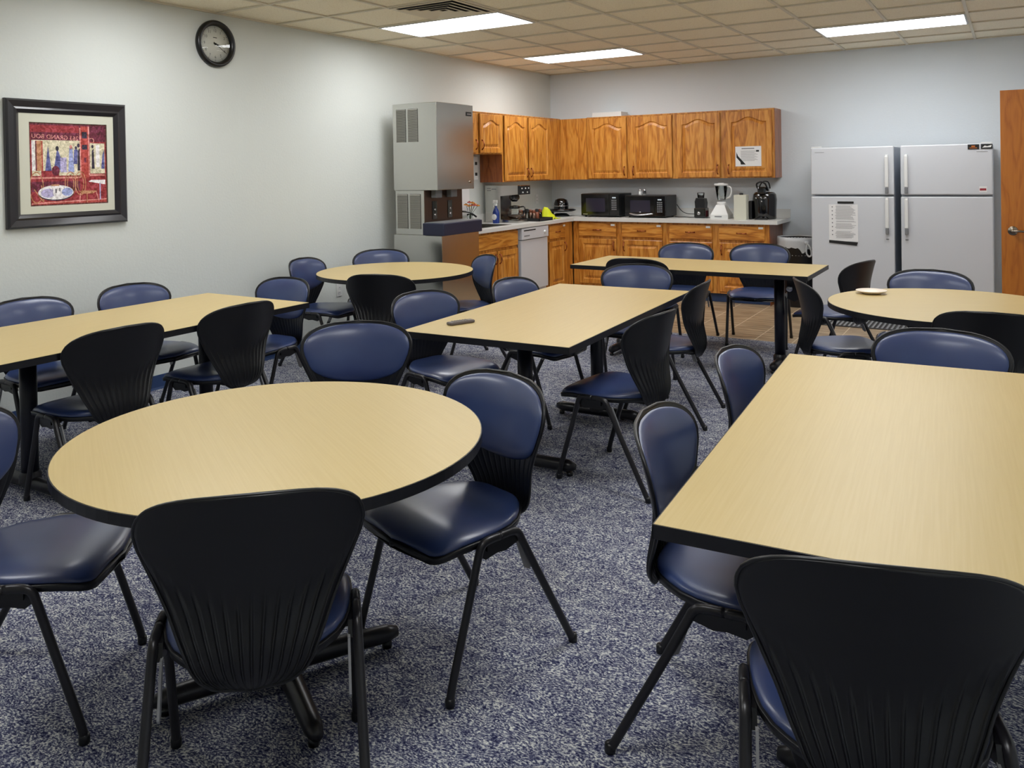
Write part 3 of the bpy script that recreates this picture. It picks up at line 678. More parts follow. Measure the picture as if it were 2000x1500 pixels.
for y in (-3.37, -3.12):
    q = MB().box((.542, y - .035, 1.06), (.548, y + .035, 1.23), bev=.002).build('control_plate', 'gloss_black', fp)
    for z in (1.10, 1.15): MB().lathe([(0, .006), (.011, .006), (.012, 0)], (.548, y, z), 12, axis='x').build('button', 'silver', q)
    MB().box((.542, y - .05, 1.26), (.60, y + .05, 1.334), bev=.006).build('spout', 'grey_plastic', fp)
MB().box((.56, -3.585, .922), (.80, -2.945, 1.035), bev=.008).build('drip_tray', 'navy_tray', t)
MB().box((.575, -3.56, 1.034), (.785, -2.965, 1.0405)).build('tray_grate', 'grey_plastic', t)
MB().box((.20, -3.555, .02), (.755, -2.94, .92), bev=.003).build('base_cabinet_panel', 'stainless', t)
MB().box((.24, -3.52, 0), (.72, -2.97, .03)).build('plinth', 'dark_gap', t)
MB().lathe([(0, .004), (.02, .004), (.022, 0)], (.70, -3.0, 1.40), 16, axis='x', sq=.5).build('badge', 'nickel', t)

# ---------------------------------------------------------------- refrigerators
def fridge(label, x0, hside):
    t = thing('refrigerator', label, 'refrigerator', (x0, 0, 0), 0, 'white top-freezer refrigerators'); W_ = .770
    MB().box((.006, -.685, .03), (W_ - .006, -.05, 1.672), bev=.004).build('body', 'fridge_side', t)
    MB().box((.03, -.66, 0), (W_ - .03, -.08, .035)).build('base_grille', 'dark_gap', t)
    d1 = MB().box((0, -.75, 1.200), (W_, -.690, 1.678), bev=.010).build('freezer_door', 'white_enamel', t)
    d2 = MB().box((0, -.75, .055), (W_, -.690, 1.182), bev=.010).build('refrigerator_door', 'white_enamel', t)
    hx = W_ - .062 if hside == 'r' else .05
    for par, z0_, z1_ in ((d1, 1.215, 1.60), (d2, .815, 1.178)):
        mb = MB(); mb.box((hx - .016, -.792, z0_ + .06), (hx + .016, -.776, z1_ - .02), bev=.006); mb.box((hx - .012, -.785, z1_ - .04), (hx + .012, -.75, z1_ - .008), bev=.004)
        h_ = mb.build('handle', 'white_plastic', par)
        mb = MB(); mb.box((hx - .014, -.790, z0_), (hx + .014, -.75, z0_ + .06), bev=.005); mb.build('handle_end', 'grey_plastic', h_)
    hz = .05 if hside == 'r' else W_ - .05
    mb = MB(); mb.box((hz - .045, -.735, 1.678), (hz + .045, -.65, 1.690), bev=.003); mb.build('hinge_cover', 'white_plastic', t)
    MB().ball((hx, -.751, .765), .010, sc=(1.4, .3, .7)).build('emblem', 'grey_plastic', d2)
    bx = .04 if hside == 'r' else W_ - .13
    nz_ = 1.628 if hside == 'r' else 1.600; mb = MB(); mb.box((bx, -.7515, nz_), (bx + .09, -.750, nz_ + .004)); mb.build('nameplate', 'grey_plastic', d1)
    return t
fridge('left white top-freezer refrigerator, with the notice poster on its door', 3.398, 'r')
fridge('right white top-freezer refrigerator, beside the wooden door', 4.226, 'l')
# notice on the fridge
t = thing('notice_poster', 'long printed notice on the left refrigerator door under a black magnet', 'poster', (3.567, -.7525, .703))
MB().box((0, -.001, .03), (.272, 0, .40)).build('sheet', 'paper', t)
mb = MB(); z = .385; random.seed(3)
while z > .06:
    if random.random() < .88: mb.box((.058 + random.random() * .012, -.0016, z), (.20 + random.random() * .055, -.001, z + .0028))
    z -= .0085
for i in range(8): mb.ball((.033, -.001, .375 - i * .040), .0062, 0, 8, (1, .15, 1))
mb.build('printed_text', 'ink_grey', t)
mb = MB(); mb.prism([(.0, .012), (.26, -.012), (.27, .022), (.0, .040)], -.0022, -.0012, axis='y'); mb.build('bottom_strip', 'ink_dark', t)
mb = MB(); put_text(mb, 'NOTICE', .018, .06, .020, -.0024); mb.build('strip_text', 'label_orange', t) if False else None
tag(MB().box((0, -.006, 0), (.152, 0, .022), bev=.003).build('magnet', 'ink_dark', loc=(3.650, -.7515, 1.112)), 'black bar magnet above the notice on the left refrigerator', 'magnet')
for (x, z, mm, l) in ((4.795, 1.625, 'label_orange', 'black and orange magnet at the top of the right refrigerator'), (4.902, 1.627, 'white_plastic', 'black and white magnet at the top right corner of the right refrigerator')):
    t = thing('magnet', l, 'magnet', (x, -.7505, z), 0, 'magnets on the right refrigerator')
    MB().box((0, -.004, 0), (.092, 0, .046), bev=.001).build('base', 'ink_dark', t)
    mb = MB()
    if mm == 'label_orange': mb.box((.015, -.005, .010), (.075, -.004, .016)); mb.box((.03, -.005, .022), (.06, -.004, .034))
    else: mb.prism([(.01, .012), (.03, .030), (.05, .024), (.085, .036), (.08, .014)], -.005, -.004, axis='y')
    mb.build('print', mm, t)
t = thing('sticker', 'small dark sticker low on the right freezer door', 'sticker', (4.885, -.7505, 1.225))
MB().box((0, -.0008, 0), (.062, 0, .055)).build('sheet', 'paper', t); MB().box((.004, -.0016, .016), (.056, -.0008, .036)).build('print', 'red_plastic', t)

# paper on the last upper door and box on top
t = thing('paper_notice', 'white printed sheet taped to the last arched cabinet door', 'paper notice', (2.51, UF - .0235, 1.503))
MB().box((0, -.001, 0), (.286, 0, .222)).build('sheet', 'paper', t)
mb = MB(); mb.box((.07, -.0016, .192), (.21, -.001, .203))
for i in range(12): mb.box((.06, -.0016, .17 - i * .010), (.23 + .02 * math.sin(i * 2.1), -.001, .173 - i * .010))
mb.build('printed_text', 'ink_grey', t)
mb = MB(); mb.prism([(.012, .16), (.03, .115), (.115, .02), (.06, .02), (.055, .05), (.012, .10)], -.0022, -.0016, axis='y'); mb.box((.23, -.0022, .16), (.262, -.0016, .178)); mb.build('graphic', 'ink_dark', t)
tag(MB().box((.72, -.26, ZT + .007), (1.11, -.05, ZT + .065), bev=.003).build('storage_box', 'white_plastic'), 'flat white box lying on top of the wall cabinet by the corner', 'box')

# ---------------------------------------------------------------- trash can
t = thing('trash_can', 'round black trash can lined with a white bag, between counter and refrigerator', 'trash can', (3.19, -.42, 0))
MB().lathe([(0, 0), (.15, 0), (.155, .01), (.19, .70), (.198, .705), (.198, .73), (.188, .73), (.15, .04), (0, .04)], seg=36).build('bin', 'black_plastic', t)
mb = MB(); vs = []; fs = []; n = 60; prof = [(.182, .55), (.184, .70), (.192, .742), (.201, .742), (.206, .70), (.203, .62)]
random.seed(5); ph = [random.random() * 6 for _ in range(6)]
for k in range(n):
    a = 2 * math.pi * k / n
    wv = .5 * math.sin(5 * a + ph[0]) + .3 * math.sin(11 * a + ph[1]) + .25 * math.sin(17 * a + ph[2])
    for i, (r_, z) in enumerate(prof):
        rr = r_ + (.0045 * (1 + wv) if i >= 3 else 0); zz = z + (.045 * wv if i == 5 else 0) + (.012 * wv if i == 4 else 0); vs.append((rr * math.cos(a), rr * math.sin(a), zz))
m_ = len(prof)
for k in range(n):
    for i in range(m_ - 1): k2 = (k + 1) % n; fs.append((k * m_ + i, k2 * m_ + i, k2 * m_ + i + 1, k * m_ + i + 1))
mb.add(vs, fs, 0, True); bg = mb.build('liner_bag', 'bag', t)
mb = MB(); kx, ky, kz = .13, -.175, .69
mb.ball((kx, ky, kz), .022, sc=(1.2, .8, 1)); mb.tube(smooth_pts([(kx, ky - .005, kz), (kx + .035, ky - .01, kz - .05), (kx + .045, ky - .01, kz - .12), (kx + .02, ky - .01, kz - .14), (kx - .005, ky - .008, kz - .10), (kx, ky, kz)], 5), .009, 8); mb.tube(smooth_pts([(kx, ky, kz), (kx - .06, ky + .01, kz + .015), (kx - .12, ky + .0, kz + .02)], 5), .012, 8)
mb.build('bag_knot', 'bag', bg)

# ---------------------------------------------------------------- appliances on the counter
CZ = .914
def micro(label, x0, x1, y0, y1, h, rz, style):
    t = thing('microwave', label, 'microwave', ((x0 + x1) / 2, y1, CZ), rz, 'black microwaves on the counter'); W_ = x1 - x0; D_ = y1 - y0; a = -W_ / 2
    MB().box((a, -D_ + .02, .014), (a + W_, 0, h), bev=.006).build('body', 'black_plastic', t)
    for sx_ in (a + .04, a + W_ - .04):
        for sy_ in (-.04, -D_ + .06): MB().lathe([(0, 0), (.014, 0), (.016, .015), (0, .015)], (sx_, sy_, 0), 10).build('foot', 'black_plastic', t)
    wd = W_ * .74
    dr = MB().box((a + .002, -D_, .018), (a + wd, -D_ + .019, h - .003), bev=.004).build('door', 'gloss_black', t)
    MB().box((a + .07, -D_ - .0012, .065), (a + wd - .055, -D_, h - .055)).build('window', 'dark_window', dr)
    pn = MB().box((a + wd + .002, -D_, .018), (a + W_ - .002, -D_ + .019, h - .003), bev=.004).build('control_panel', 'gloss_black', t)
    px0, px1 = a + wd + .03, a + W_ - .035
    tag(MB().box((px0 + .01, -D_ - .0015, h - .055), (px1 - .01, -D_, h - .040)).build('display', 'clock_display', pn), 'lit clock display')
    for i in range(6):
        for j in range(3):
            bw = (px1 - px0) / 3
            MB().box((px0 + j * bw + .002, -D_ - .0018, h - .085 - i * .022), (px0 + (j + 1) * bw - .002, -D_, h - .073 - i * .022)).build('button', 'grey_plastic', pn)
    if style == 1:
        mb = MB(); mb.box((a + .03, -D_ - .0015, .032), (a + .09, -D_, .042)); mb.build('badge', 'silver', dr)
    else:
        mb = MB(); mb.tube(smooth_pts([(a + .06, -D_ - .004, .050), (a + wd * .5, -D_ - .03, .034), (a + wd - .02, -D_ - .004, .050)]), .009, 8); mb.build('handle', 'silver', dr)
        mb = MB(); mb.ball((a + wd * .52, -D_ - .006, .066), .011, sc=(1.3, .4, .6)); mb.build('badge', 'silver', dr)
mat('dark_window', srgb(44, 42, 56), 0.15, coat=0.3)
micro('left black microwave with a wide glass door, tight beside the second one', .635, 1.145, -.44, -.06, .285, R(0), 1)
micro('right black microwave with a curved silver door handle', 1.215, 1.725, -.43, -.06, .262, R(-1), 2)
for i, (x, l, mm) in enumerate(((1.33, 'white salt shaker standing on top of the right microwave', 'white_plastic'), (1.385, 'glass pepper shaker standing on top of the right microwave', 'glass'))):
    t = thing('shaker', l, 'shaker', (x, -.23, CZ + .262), 0, 'shakers on the microwave')
    MB().lathe([(0, 0), (.019, 0), (.020, .01), (.016, .05), (0, .05)], seg=16).build('jar', mm, t); MB().lathe([(.017, .05), (.017, .062), (.010, .074), (0, .076)], seg=16).build('lid', 'silver', t)
# can opener / small grinder with jar
t = thing('coffee_grinder', 'small black countertop appliance with a clear jar on top, beside the microwaves', 'small appliance', (2.09, -.27, CZ))
mb = MB(); mb.box((-.068, -.06, 0), (.068, .08, .12), bev=.014); mb.build('base', 'gloss_black', t)
mb = MB(); mb.prism([(-.055, .115), (.055, .115), (.06, .175), (.05, .225), (-.045, .232), (-.06, .19)], -.045, .06, axis='y'); mb.build('housing', 'black_plastic', t)
MB().lathe([(.038, 0), (.042, .06), (.040, .065), (.036, .06), (.034, .004), (0, .004)], (0, 0, .228), 20).build('jar', 'glass', t)
MB().lathe([(0, .006), (.018, .005), (.020, 0)], (-.01, -.060, .055), 16, axis='y').build('badge', 'silver', t)
tag(MB().box((2.185, -.16, CZ), (2.215, -.10, CZ + .08), bev=.004).build('spice_tin', 'red_plastic'), 'small red tin between the coffee grinder and the blender', 'tin')
# blender
t = thing('blender', 'white countertop blender with clear jug and white lid', 'blender', (2.335, -.29, CZ))
mb = MB(); mb.add(*(lambda vs: (vs, [(0, 1, 2, 3), (4, 7, 6, 5), (0, 4, 5, 1), (1, 5, 6, 2), (2, 6, 7, 3), (3, 7, 4, 0)]))([(-.10, -.10, 0), (.10, -.10, 0), (.10, .10, 0), (-.10, .10, 0), (-.10, -.10, .045), (.10, -.10, .045), (.10, .10, .045), (-.10, .10, .045)]))
mb.add([(-.10, -.10, .045), (.10, -.10, .045), (.10, .10, .045), (-.10, .10, .045), (-.048, -.048, .155), (.048, -.048, .155), (.048, .048, .155), (-.048, .048, .155)], [(0, 1, 5, 4), (1, 2, 6, 5), (2, 3, 7, 6), (3, 0, 4, 7), (4, 5, 6, 7)])
mb.lathe([(.050, .15), (.052, .175), (.046, .19), (0, .19)], seg=20); mb.build('motor_base', 'white_plastic', t)
MB().box((-.05, -.104, .02), (.03, -.098, .032)).build('button_strip', 'grey_plastic', t)
MB().lathe([(.040, .19), (.046, .21), (.070, .37), (.072, .375), (.068, .375), (.044, .215), (0, .205)], seg=28).build('jug', 'glass', t)
MB().lathe([(0, .405), (.03, .405), (.034, .398), (.074, .396), (.077, .388), (.075, .372), (0, .372)], seg=28).build('lid', 'white_plastic', t)
MB().tube(smooth_pts([(.066, 0, .365), (.105, -.01, .355), (.118, -.01, .31), (.10, -.008, .25), (.058, 0, .225)]), .009, 8).build('handle', 'white_plastic', t)
# cream box / paper towels
t = thing('paper_carton', 'tall cream box standing at the counter edge beside the coffee maker', 'box', (2.590, -.40, CZ))
MB().box((-.068, -.06, 0), (.068, .06, .272), bev=.003).build('carton', 'mat_board', t)
MB().lathe([(0, .292), (.02, .292), (.022, .272), (0, .272)], seg=14).build('cap', 'ink_dark', t)
MB().tube([(2.44, -.24, CZ + .18), (2.51, -.20, CZ + .23)], .006).build('wand', 'cord_black') if False else None
# coffee maker, right
t = thing('coffee_maker', 'glossy black pod coffee maker at the right end of the counter', 'coffee maker', (2.815, -.28, CZ))
mb = MB(); mb.lathe([(0, 0), (.118, 0), (.122, .01), (.124, .10), (.130, .22), (.122, .275), (.10, .30), (0, .302)], seg=36, sq=1.05); mb.build('body', 'gloss_black', t)
mb = MB(); mb.box((-.045, -.15, .28), (.045, .05, .36), bev=.018); mb.build('brew_head', 'gloss_black', t)
mb = MB(); mb.tube(smooth_pts([(-.05, -.05, .32), (-.052, -.13, .37), (-.04, -.155, .40), (0, -.162, .415), (.04, -.155, .40), (.052, -.13, .37), (.05, -.05, .32)]), .009, 8); mb.tube(smooth_pts([(-.04, -.06, .36), (0, -.075, .415), (.05, -.04, .41), (.06, 0, .34)]), .007, 8); mb.build('lever', 'black_plastic', t)
MB().box((-.155, -.09, .0), (-.118, .09, .205), bev=.010).build('water_tank', 'black_plastic', t)
for x, z in ((-.06, .235), (.0, .20), (.045, .24)): MB().ball((x, -.134, z), .008, sc=(1, .4, 1)).build('button', 'silver', t)
MB().box((-.07, -.175, 0), (.07, -.11, .02), bev=.004).build('drip_tray', 'gloss_black', t)
# cords
tag(MB().tube(smooth_pts([(1.74, -.10, 1.06), (1.80, -.12, .99), (1.88, -.14, .955), (2.0, -.12, .95)]), .0045, 6).build('power_cord', 'cord_black'), 'black cord looping from the right microwave toward the coffee grinder', 'power cord')
tag(MB().tube(smooth_pts([(1.76, -.22, .920), (1.82, -.26, .919), (1.88, -.22, .919), (1.95, -.26, .919), (2.01, -.24, .92)]), .0045, 6).build('power_cord', 'cord_black'), 'black cord lying on the counter between microwave and coffee grinder', 'power cord')
# waffle maker
t = thing('waffle_maker', 'round black flip waffle maker on the counter corner', 'waffle maker', (.320, -.36, CZ))
MB().lathe([(0, 0), (.10, 0), (.105, .012), (.07, .035), (0, .04)], seg=30).build('base', 'black_plastic', t)
MB().lathe([(0, .06), (.15, .06), (.185, .072), (.187, .084), (.15, .096), (0, .10)], seg=40).build('plate', 'gloss_black', t)
mb = MB(); mb.lathe([(.095, .098), (.092, .16), (.075, .205), (.04, .222), (0, .225)], seg=30); mb.build('lid', 'gloss_black', t)
MB().lathe([(.097, .125), (.099, .13), (.097, .135), (.095, .135)], seg=30).build('trim_ring', 'silver', t)
MB().box((-.16, -.015, .0), (-.11, .015, .08), bev=.005).build('stand_arm', 'black_plastic', t)
# commercial coffee brewer on the left run (C-shaped side towards the camera)
t = thing('coffee_brewer', 'stainless steel commercial coffee brewer with black control head', 'coffee brewer', (0, -1.70, CZ))
mb = MB(); mb.prism([(.04, .0), (.47, .0), (.47, .025), (.245, .035), (.245, .30), (.475, .32), (.475, .42), (.04, .42)], 0, .235, axis='y'); mb.build('body', 'stainless', t)
q = MB().box((.475, .004, .315), (.505, .231, .418), bev=.006).build('control_head', 'gloss_black', t)
for y, z in ((.04, .385), (.12, .385), (.19, .385), (.06, .34), (.16, .34)): MB().ball((.506, y, z), .010, sc=(.4, 1.3, .8)).build('switch', 'white_plastic', q)
MB().lathe([(.05, .315), (.062, .29), (.060, .27), (.03, .235), (0, .235)], (.36, .117, 0), 24).build('filter_basket', 'gloss_black', t)
mb = MB()
for i in range(4): mb.box((.07 + 0 * i, -.0015, .36 + i * .0), (.12, 0, .368))
mb.box((.07, -.0015, .385), (.115, 0, .392)); mb.box((.13, -.0015, .375), (.19, 0, .382)); mb.build('lettering', 'grey_plastic', t)
t = thing('coffee_pot', 'glass coffee pot with a black band under the coffee brewer', 'coffee pot', (.36, -1.583, CZ + .036))
MB().lathe([(0, 0), (.06, 0), (.082, .04), (.080, .08), (.055, .125), (.055, .14), (.052, .14), (.052, .125), (.076, .08), (.078, .04), (.058, .004), (0, .004)], seg=28).build('carafe', 'glass', t)
MB().lathe([(0, .005), (.057, .005), (.076, .04), (.076, .05), (0, .05)], seg=28).build('coffee', 'stainless_dark', t)
MB().lathe([(.056, .12), (.059, .13), (.058, .15), (0, .158)], seg=24).build('collar', 'gloss_black', t)
MB().tube(smooth_pts([(.055, .01, .135), (.11, .02, .14), (.125, .02, .10), (.10, .02, .05), (.08, .01, .04)]), .008, 8).build('handle', 'gloss_black', t)
# dark tray with yellow cloth beside the brewer
t = thing('serving_tray', 'dark tray of small jars beside the coffee brewer', 'tray', (.42, -1.24, CZ))
MB().box((-.16, -.16, .0), (.16, .16, .008)).box((-.16, -.16, 0), (.16, -.152, .035)).box((-.16, .152, 0), (.16, .16, .035)).box((.152, -.16, 0), (.16, .16, .035)).box((-.16, -.16, 0), (-.152, .16, .035)).build('tray', 'ink_dark', t)
random.seed(11)
for i in range(9):
    x, y = .30 + (i % 3) * .085, -1.34 + (i // 3) * .075; h = .07 + .03 * random.random(); mm = random.choice(['copper_mat', 'mat_board', 'silver', 'glass', 'stainless_dark'])
    nm = {'copper_mat': 'copper coloured', 'mat_board': 'cream', 'silver': 'silver', 'glass': 'clear glass', 'stainless_dark': 'dark brown'}[mm]
    pos = ('back row', 'middle row', 'front row')[i % 3] + ', ' + ('nearest the brewer', 'center', 'nearest the yellow cloth')[i // 3]
    t2 = thing('condiment_jar', f'{nm} condiment jar on the dark tray, {pos}', 'jar', (x, y, CZ + .0085), 0, 'condiment jars on the tray')
    MB().lathe([(0, 0), (.026, 0), (.028, .01), (.026, h), (0, h)], seg=14).build('jar', mm, t2); MB().lathe([(.022, h), (.022, h + .02), (.016, h + .035), (0, h + .037)], seg=14).build('lid', 'ink_dark' if i % 2 else 'copper_mat', t2)
mb = MB(); vs = []; fs = []; n, m_ = 22, 16; random.seed(2)
for i in range(n + 1):
    for j in range(m_ + 1):
        u, v = i / n - .5, j / m_ - .5; r_ = math.hypot(u * 1.8, v * 1.8)
        z = .15 * max(0, 1 - math.hypot(u * 2.1, (v + .22) * (3.2 if v < -.22 else 1.45)) ** 1.2) + .013 * math.sin(20 * u + 9 * v) * (1 - min(r_, 1) * .5) + .012 * math.sin(19 * v - 6 * u)
        vs.append((u * .20, v * .26, max(z, .004) + .0))
for i in range(n):
    for j in range(m_): a = i * (m_ + 1) + j; fs.append((a, a + m_ + 1, a + m_ + 2, a + 1))
mb.add(vs, fs, 0, True); o = mb.build('dish_cloth', 'yellow_cloth', loc=(.44, -.935, CZ)); sm_ = o.modifiers.new('s', 'SOLIDIFY'); sm_.thickness = .003; sm_.offset = 1
tag(o, 'crumpled bright yellow cloth on the counter left of the waffle maker', 'cloth')
# spray bottle
t = thing('spray_bottle', 'blue spray bottle standing on the counter in front of the coffee brewer', 'spray bottle', (.245, -1.80, CZ))
MB().lathe([(0, 0), (.038, 0), (.041, .01), (.041, .12), (.030, .15), (.014, .175), (.013, .20), (0, .20)], seg=24, sq=.75).build('bottle', 'blue_liquid', t)
MB().lathe([(0, .001), (.033, .001), (.033, 0)], (-.004, -.0322, .072), 24, axis='y').build('label', 'paper', t)
mb = MB(); mb.lathe([(.016, .195), (.016, .215), (.010, .225), (0, .225)], seg=16); mb.box((-.035, -.010, .225), (.022, .010, .258), bev=.005); mb.prism([(-.022, .226), (-.034, .18), (-.028, .18), (-.012, .226)], -.005, .005, axis='y'); mb.build('spray_head', 'white_plastic', t)
# flowers in a vase by the sink
t = thing('flower_vase', 'glass vase with orange and pink flowers behind the sink', 'vase of flowers', (.095, -2.10, CZ))
MB().lathe([(0, 0), (.032, 0), (.040, .03), (.030, .09), (.036, .12), (.033, .12), (.027, .09), (.036, .03), (.03, .006), (0, .006)], seg=22).build('vase', 'glass', t)
random.seed(4)
for i in range(8):
    a = i * .8; rr = .035 + .02 * (i % 2); x, y, z = .028 + rr * math.cos(a), rr * 1.5 * math.sin(a), .20 + .05 * random.random()
    f_ = MB().tube(smooth_pts([(0, 0, .01), (x * .3, y * .3, .12), (x, y, z)]), .0022, 6).build('stem', 'leaf', t)
    mb = MB()
    for k in range(7):
        b_ = k * 2 * math.pi / 7; mb.ball((x + .014 * math.cos(b_), y + .014 * math.sin(b_), z + .004), .012, 0, 8, (1, 1, .6))
    mb.ball((x, y, z + .008), .011, 1, 8); mb.build('blossom', ['orange_petals' if i % 3 else 'pink_petals', 'copper_mat'], f_)
# white board leaning on the wall behind the machine, wall device, outlets
tag(MB().box((.022, -2.44, 1.016), (.040, -2.02, 1.335), bev=.002).build('wall_chart', 'paper'), 'white laminated sheet on the wall behind the sink, beside the ice machine', 'sheet')
t = thing('wall_dispenser', 'narrow white dispenser on the wall under the short oak cabinet', 'dispenser', (0, -1.90, 1.40))
MB().box((.001, -.045, 0), (.055, .045, .27), bev=.012).build('body', 'white_plastic', t)
for z in (.05, .17): MB().box((.0545, -.022, z), (.057, .022, z + .035)).build('slot', 'ink_dark', t)
def outlet(label, loc, rz, name='wall_outlet', cat='outlet'):
    t = thing(name, label, cat, loc, rz)
    MB().box((-.036, -.006, -.058), (.036, -.0005, .058), bev=.002).build('plate', 'white_plastic', t)
    for z in (-.022, .022):
        q = MB().box((-.016, -.009, z - .014), (.016, -.006, z + .014), bev=.003).build('socket', 'white_plastic', t)
        MB().box((-.008, -.0096, z - .005), (-.005, -.009, z + .006)).box((.005, -.0096, z - .005), (.008, -.009, z + .006)).build('slots', 'ink_dark', q)
outlet('white wall outlet low on the left wall below the far left round table', (0, -4.105, .457), R(90))
outlet('white outlet on the left wall above the counter near the corner', (0, -.42, 1.13), R(90))

# floor mat in front of the refrigerators
t = thing('floor_mat', 'dark ribbed rubber mat on the tile in front of the refrigerators', 'mat', (3.55, -1.46, 0))
MB().box((0, 0, 0.0005), (1.25, .56, .006)).build('base', 'rib_mat', t)
mb = MB()
for i in range(31): mb.box((.012 + i * .040, .01, .006), (.030 + i * .040, .55, .012))
mb.build('ribs', 'grey_plastic', t)

# ---------------------------------------------------------------- clock
t = thing('wall_clock', 'round black rimmed wall clock on the left wall', 'clock', (0, -5.425, 2.51), R(90))
MB().lathe([(0, .002), (.138, .002), (.138, .006), (0, .006)], seg=64, axis='y', c=(0, 0, 0)).build('face', 'clock_face', t)
MB().lathe([(.136, .001), (.178, .001), (.180, .018), (.172, .034), (.158, .038), (.144, .028), (.136, .012), (.136, .001)], seg=64, axis='y').build('rim', 'rim_black', t)
mb = MB()
for k in range(60):
    a = k * math.pi / 30; r0, r1 = (.122, .132) if k % 5 else (.118, .133); wv = .0008 if k % 5 else .0018
    c, s = math.cos(a), math.sin(a); mb.add([(c * r0 - s * wv, -.0065, s * r0 + c * wv), (c * r1 - s * wv, -.0065, s * r1 + c * wv), (c * r1 + s * wv, -.0065, s * r1 - c * wv), (c * r0 + s * wv, -.0065, s * r0 - c * wv)], [(0, 1, 2, 3)])
for k in range(1, 13): a = math.pi / 2 - k * math.pi / 6; put_text(mb, str(k), .030, .100 * math.cos(a), .100 * math.sin(a), -.0066)
mb.box((-.018, -.0066, .045), (.018, -.006, .051)); mb.build('numerals', 'clock_ink', t)
def hand(name, ang, l0, l1, w_, y):
    c, s = math.cos(ang), math.sin(ang); p = lambda a, b_: (a * c - b_ * s, a * s + b_ * c)
    mb = MB(); mb.prism([p(-l0, -w_), p(l1, -w_ * .5), p(l1, w_ * .5), p(-l0, w_)], y - .001, y, axis='y'); mb.build(name, 'ink_dark', t)
hand('hour_hand', R(-12), .018, .070, .005, -.011); hand('minute_hand', R(-33), .022, .110, .0032, -.014)
MB().lathe([(0, .018), (.006, .018), (.007, .006)], seg=12, axis='y').build('hub', 'ink_dark', t)
MB().lathe([(0, .030), (.05, .0285), (.10, .024), (.143, .017)], seg=48, axis='y').build('glass_cover', 'pane', t)

# ---------------------------------------------------------------- framed picture
t = thing('framed_picture', 'black framed picture of a red cafe interior on the left wall', 'picture', (0, -7.007, 1.205), R(90))
W_, Hh = .80, .795; fwid = .085
mb = MB()
prof = [(0, 0), (0, .022), (.012, .034), (.050, .026), (.062, .030), (.078, .018), (.085, .012), (.085, 0)]
n = len(prof); vs = []; fs = []
for cx_, cz_, sx_, sz_ in ((0, 0, 1, 1), (W_, 0, -1, 1), (W_, Hh, -1, -1), (0, Hh, 1, -1)):
    for a, d_ in prof: vs.append((cx_ + sx_ * a, -d_ - .001, cz_ + sz_ * a))
for k in range(4):
    k2 = (k + 1) % 4
    for i in range(n - 1): fs.append((k * n + i, k2 * n + i, k2 * n + i + 1, k * n + i + 1))
mb.add(vs, fs); mb.build('frame', 'frame_black', t)
PX0, PX1, PZ0, PZ1 = .150, .668, .132, .655
mb = MB(); mb.box((fwid - .003, -.010, fwid - .003), (PX0 + .0, -.007, Hh - fwid + .003)); mb.box((PX1, -.010, fwid - .003), (W_ - fwid + .003, -.007, Hh - fwid + .003)); mb.box((PX0, -.010, fwid - .003), (PX1, -.007, PZ0)); mb.box((PX0, -.010, PZ1), (PX1, -.007, Hh - fwid + .003)); mb.build('mat_board', 'mat_board', t)
pal = {'p_red': (150, 45, 50), 'p_maroon': (104, 30, 52), 'p_brick': (176, 68, 58), 'p_cream': (214, 205, 175), 'p_white': (232, 226, 226), 'p_blue': (92, 96, 150), 'p_lblue': (150, 160, 205), 'p_dark': (48, 38, 58), 'p_pink': (220, 150, 140), 'p_tan': (186, 132, 92), 'p_lilac': (176, 168, 204), 'p_border': (88, 46, 34)}
for k, c in pal.items():
    m = mat(k, srgb(*c), .7); nt, N, L, b = nodes(m); tc = N.new('ShaderNodeTexCoord'); n = N.new('ShaderNodeTexNoise'); n.inputs['Scale'].default_value = 38; n.inputs['Detail'].default_value = 4; n.inputs['Distortion'].default_value = 1.2
    lo = tuple(max(0, v - 42) for v in c); hi = (min(255, c[0] + 30), min(255, c[1] + 28), min(255, c[2] + 34)); r = ramp(nt, [(.32, srgb(*lo)), (.5, srgb(*c)), (.68, srgb(*hi))]); L.new(tc.outputs['Object'], n.inputs['Vector']); L.new(n.outputs['Fac'], r.inputs[0]); L.new(r.outputs[0], b.inputs['Base Color'])
PM = list(pal); idx = {k: i for i, k in enumerate(PM)}
PW, PH = PX1 - PX0, PZ1 - PZ0; mb = MB(); layer = [0]
def Q(poly, c):
    layer[0] += 1; y = -.0042 - .00002 * layer[0]
    mb.add([(PX0 + u * PW, y, PZ0 + v * PH) for u, v in poly], [tuple(range(len(poly)))], idx[c])
def rc(u0, v0, u1, v1, c): Q([(u0, v0), (u1, v0), (u1, v1), (u0, v1)], c)
def ell(u, v, a, b_, c, n=20): Q([(u + a * math.cos(2 * math.pi * k / n), v + b_ * math.sin(2 * math.pi * k / n)) for k in range(n)], c)
def ring2(u, v, a, b_, th, c, a0=0, a1=2 * math.pi, n=18):
    layer[0] += 1; y = -.0042 - .00002 * layer[0]; vs = []; fs = []
    for k in range(n + 1):
        q = a0 + (a1 - a0) * k / n
        for s in (0, th): vs.append((PX0 + (u + (a - s) * math.cos(q)) * PW, y, PZ0 + (v + (b_ - s) * math.sin(q)) * PH))
    for k in range(n): fs.append((2 * k, 2 * k + 1, 2 * k + 3, 2 * k + 2))
    mb.add(vs, fs, idx[c])
def ln(u0, v0, u1, v1, w_, c):
    d_ = math.hypot(u1 - u0, v1 - v0); nx, ny = -(v1 - v0) / d_ * w_ / 2, (u1 - u0) / d_ * w_ / 2; Q([(u0 - nx, v0 - ny), (u1 - nx, v1 - ny), (u1 + nx, v1 + ny), (u0 + nx, v0 + ny)], c)
rc(0, 0, 1, 1, 'p_border'); rc(.015, .015, .985, .985, 'p_red')
rc(.02, .78, .985, .985, 'p_maroon'); rc(.02, .885, .63, .97, 'p_red')
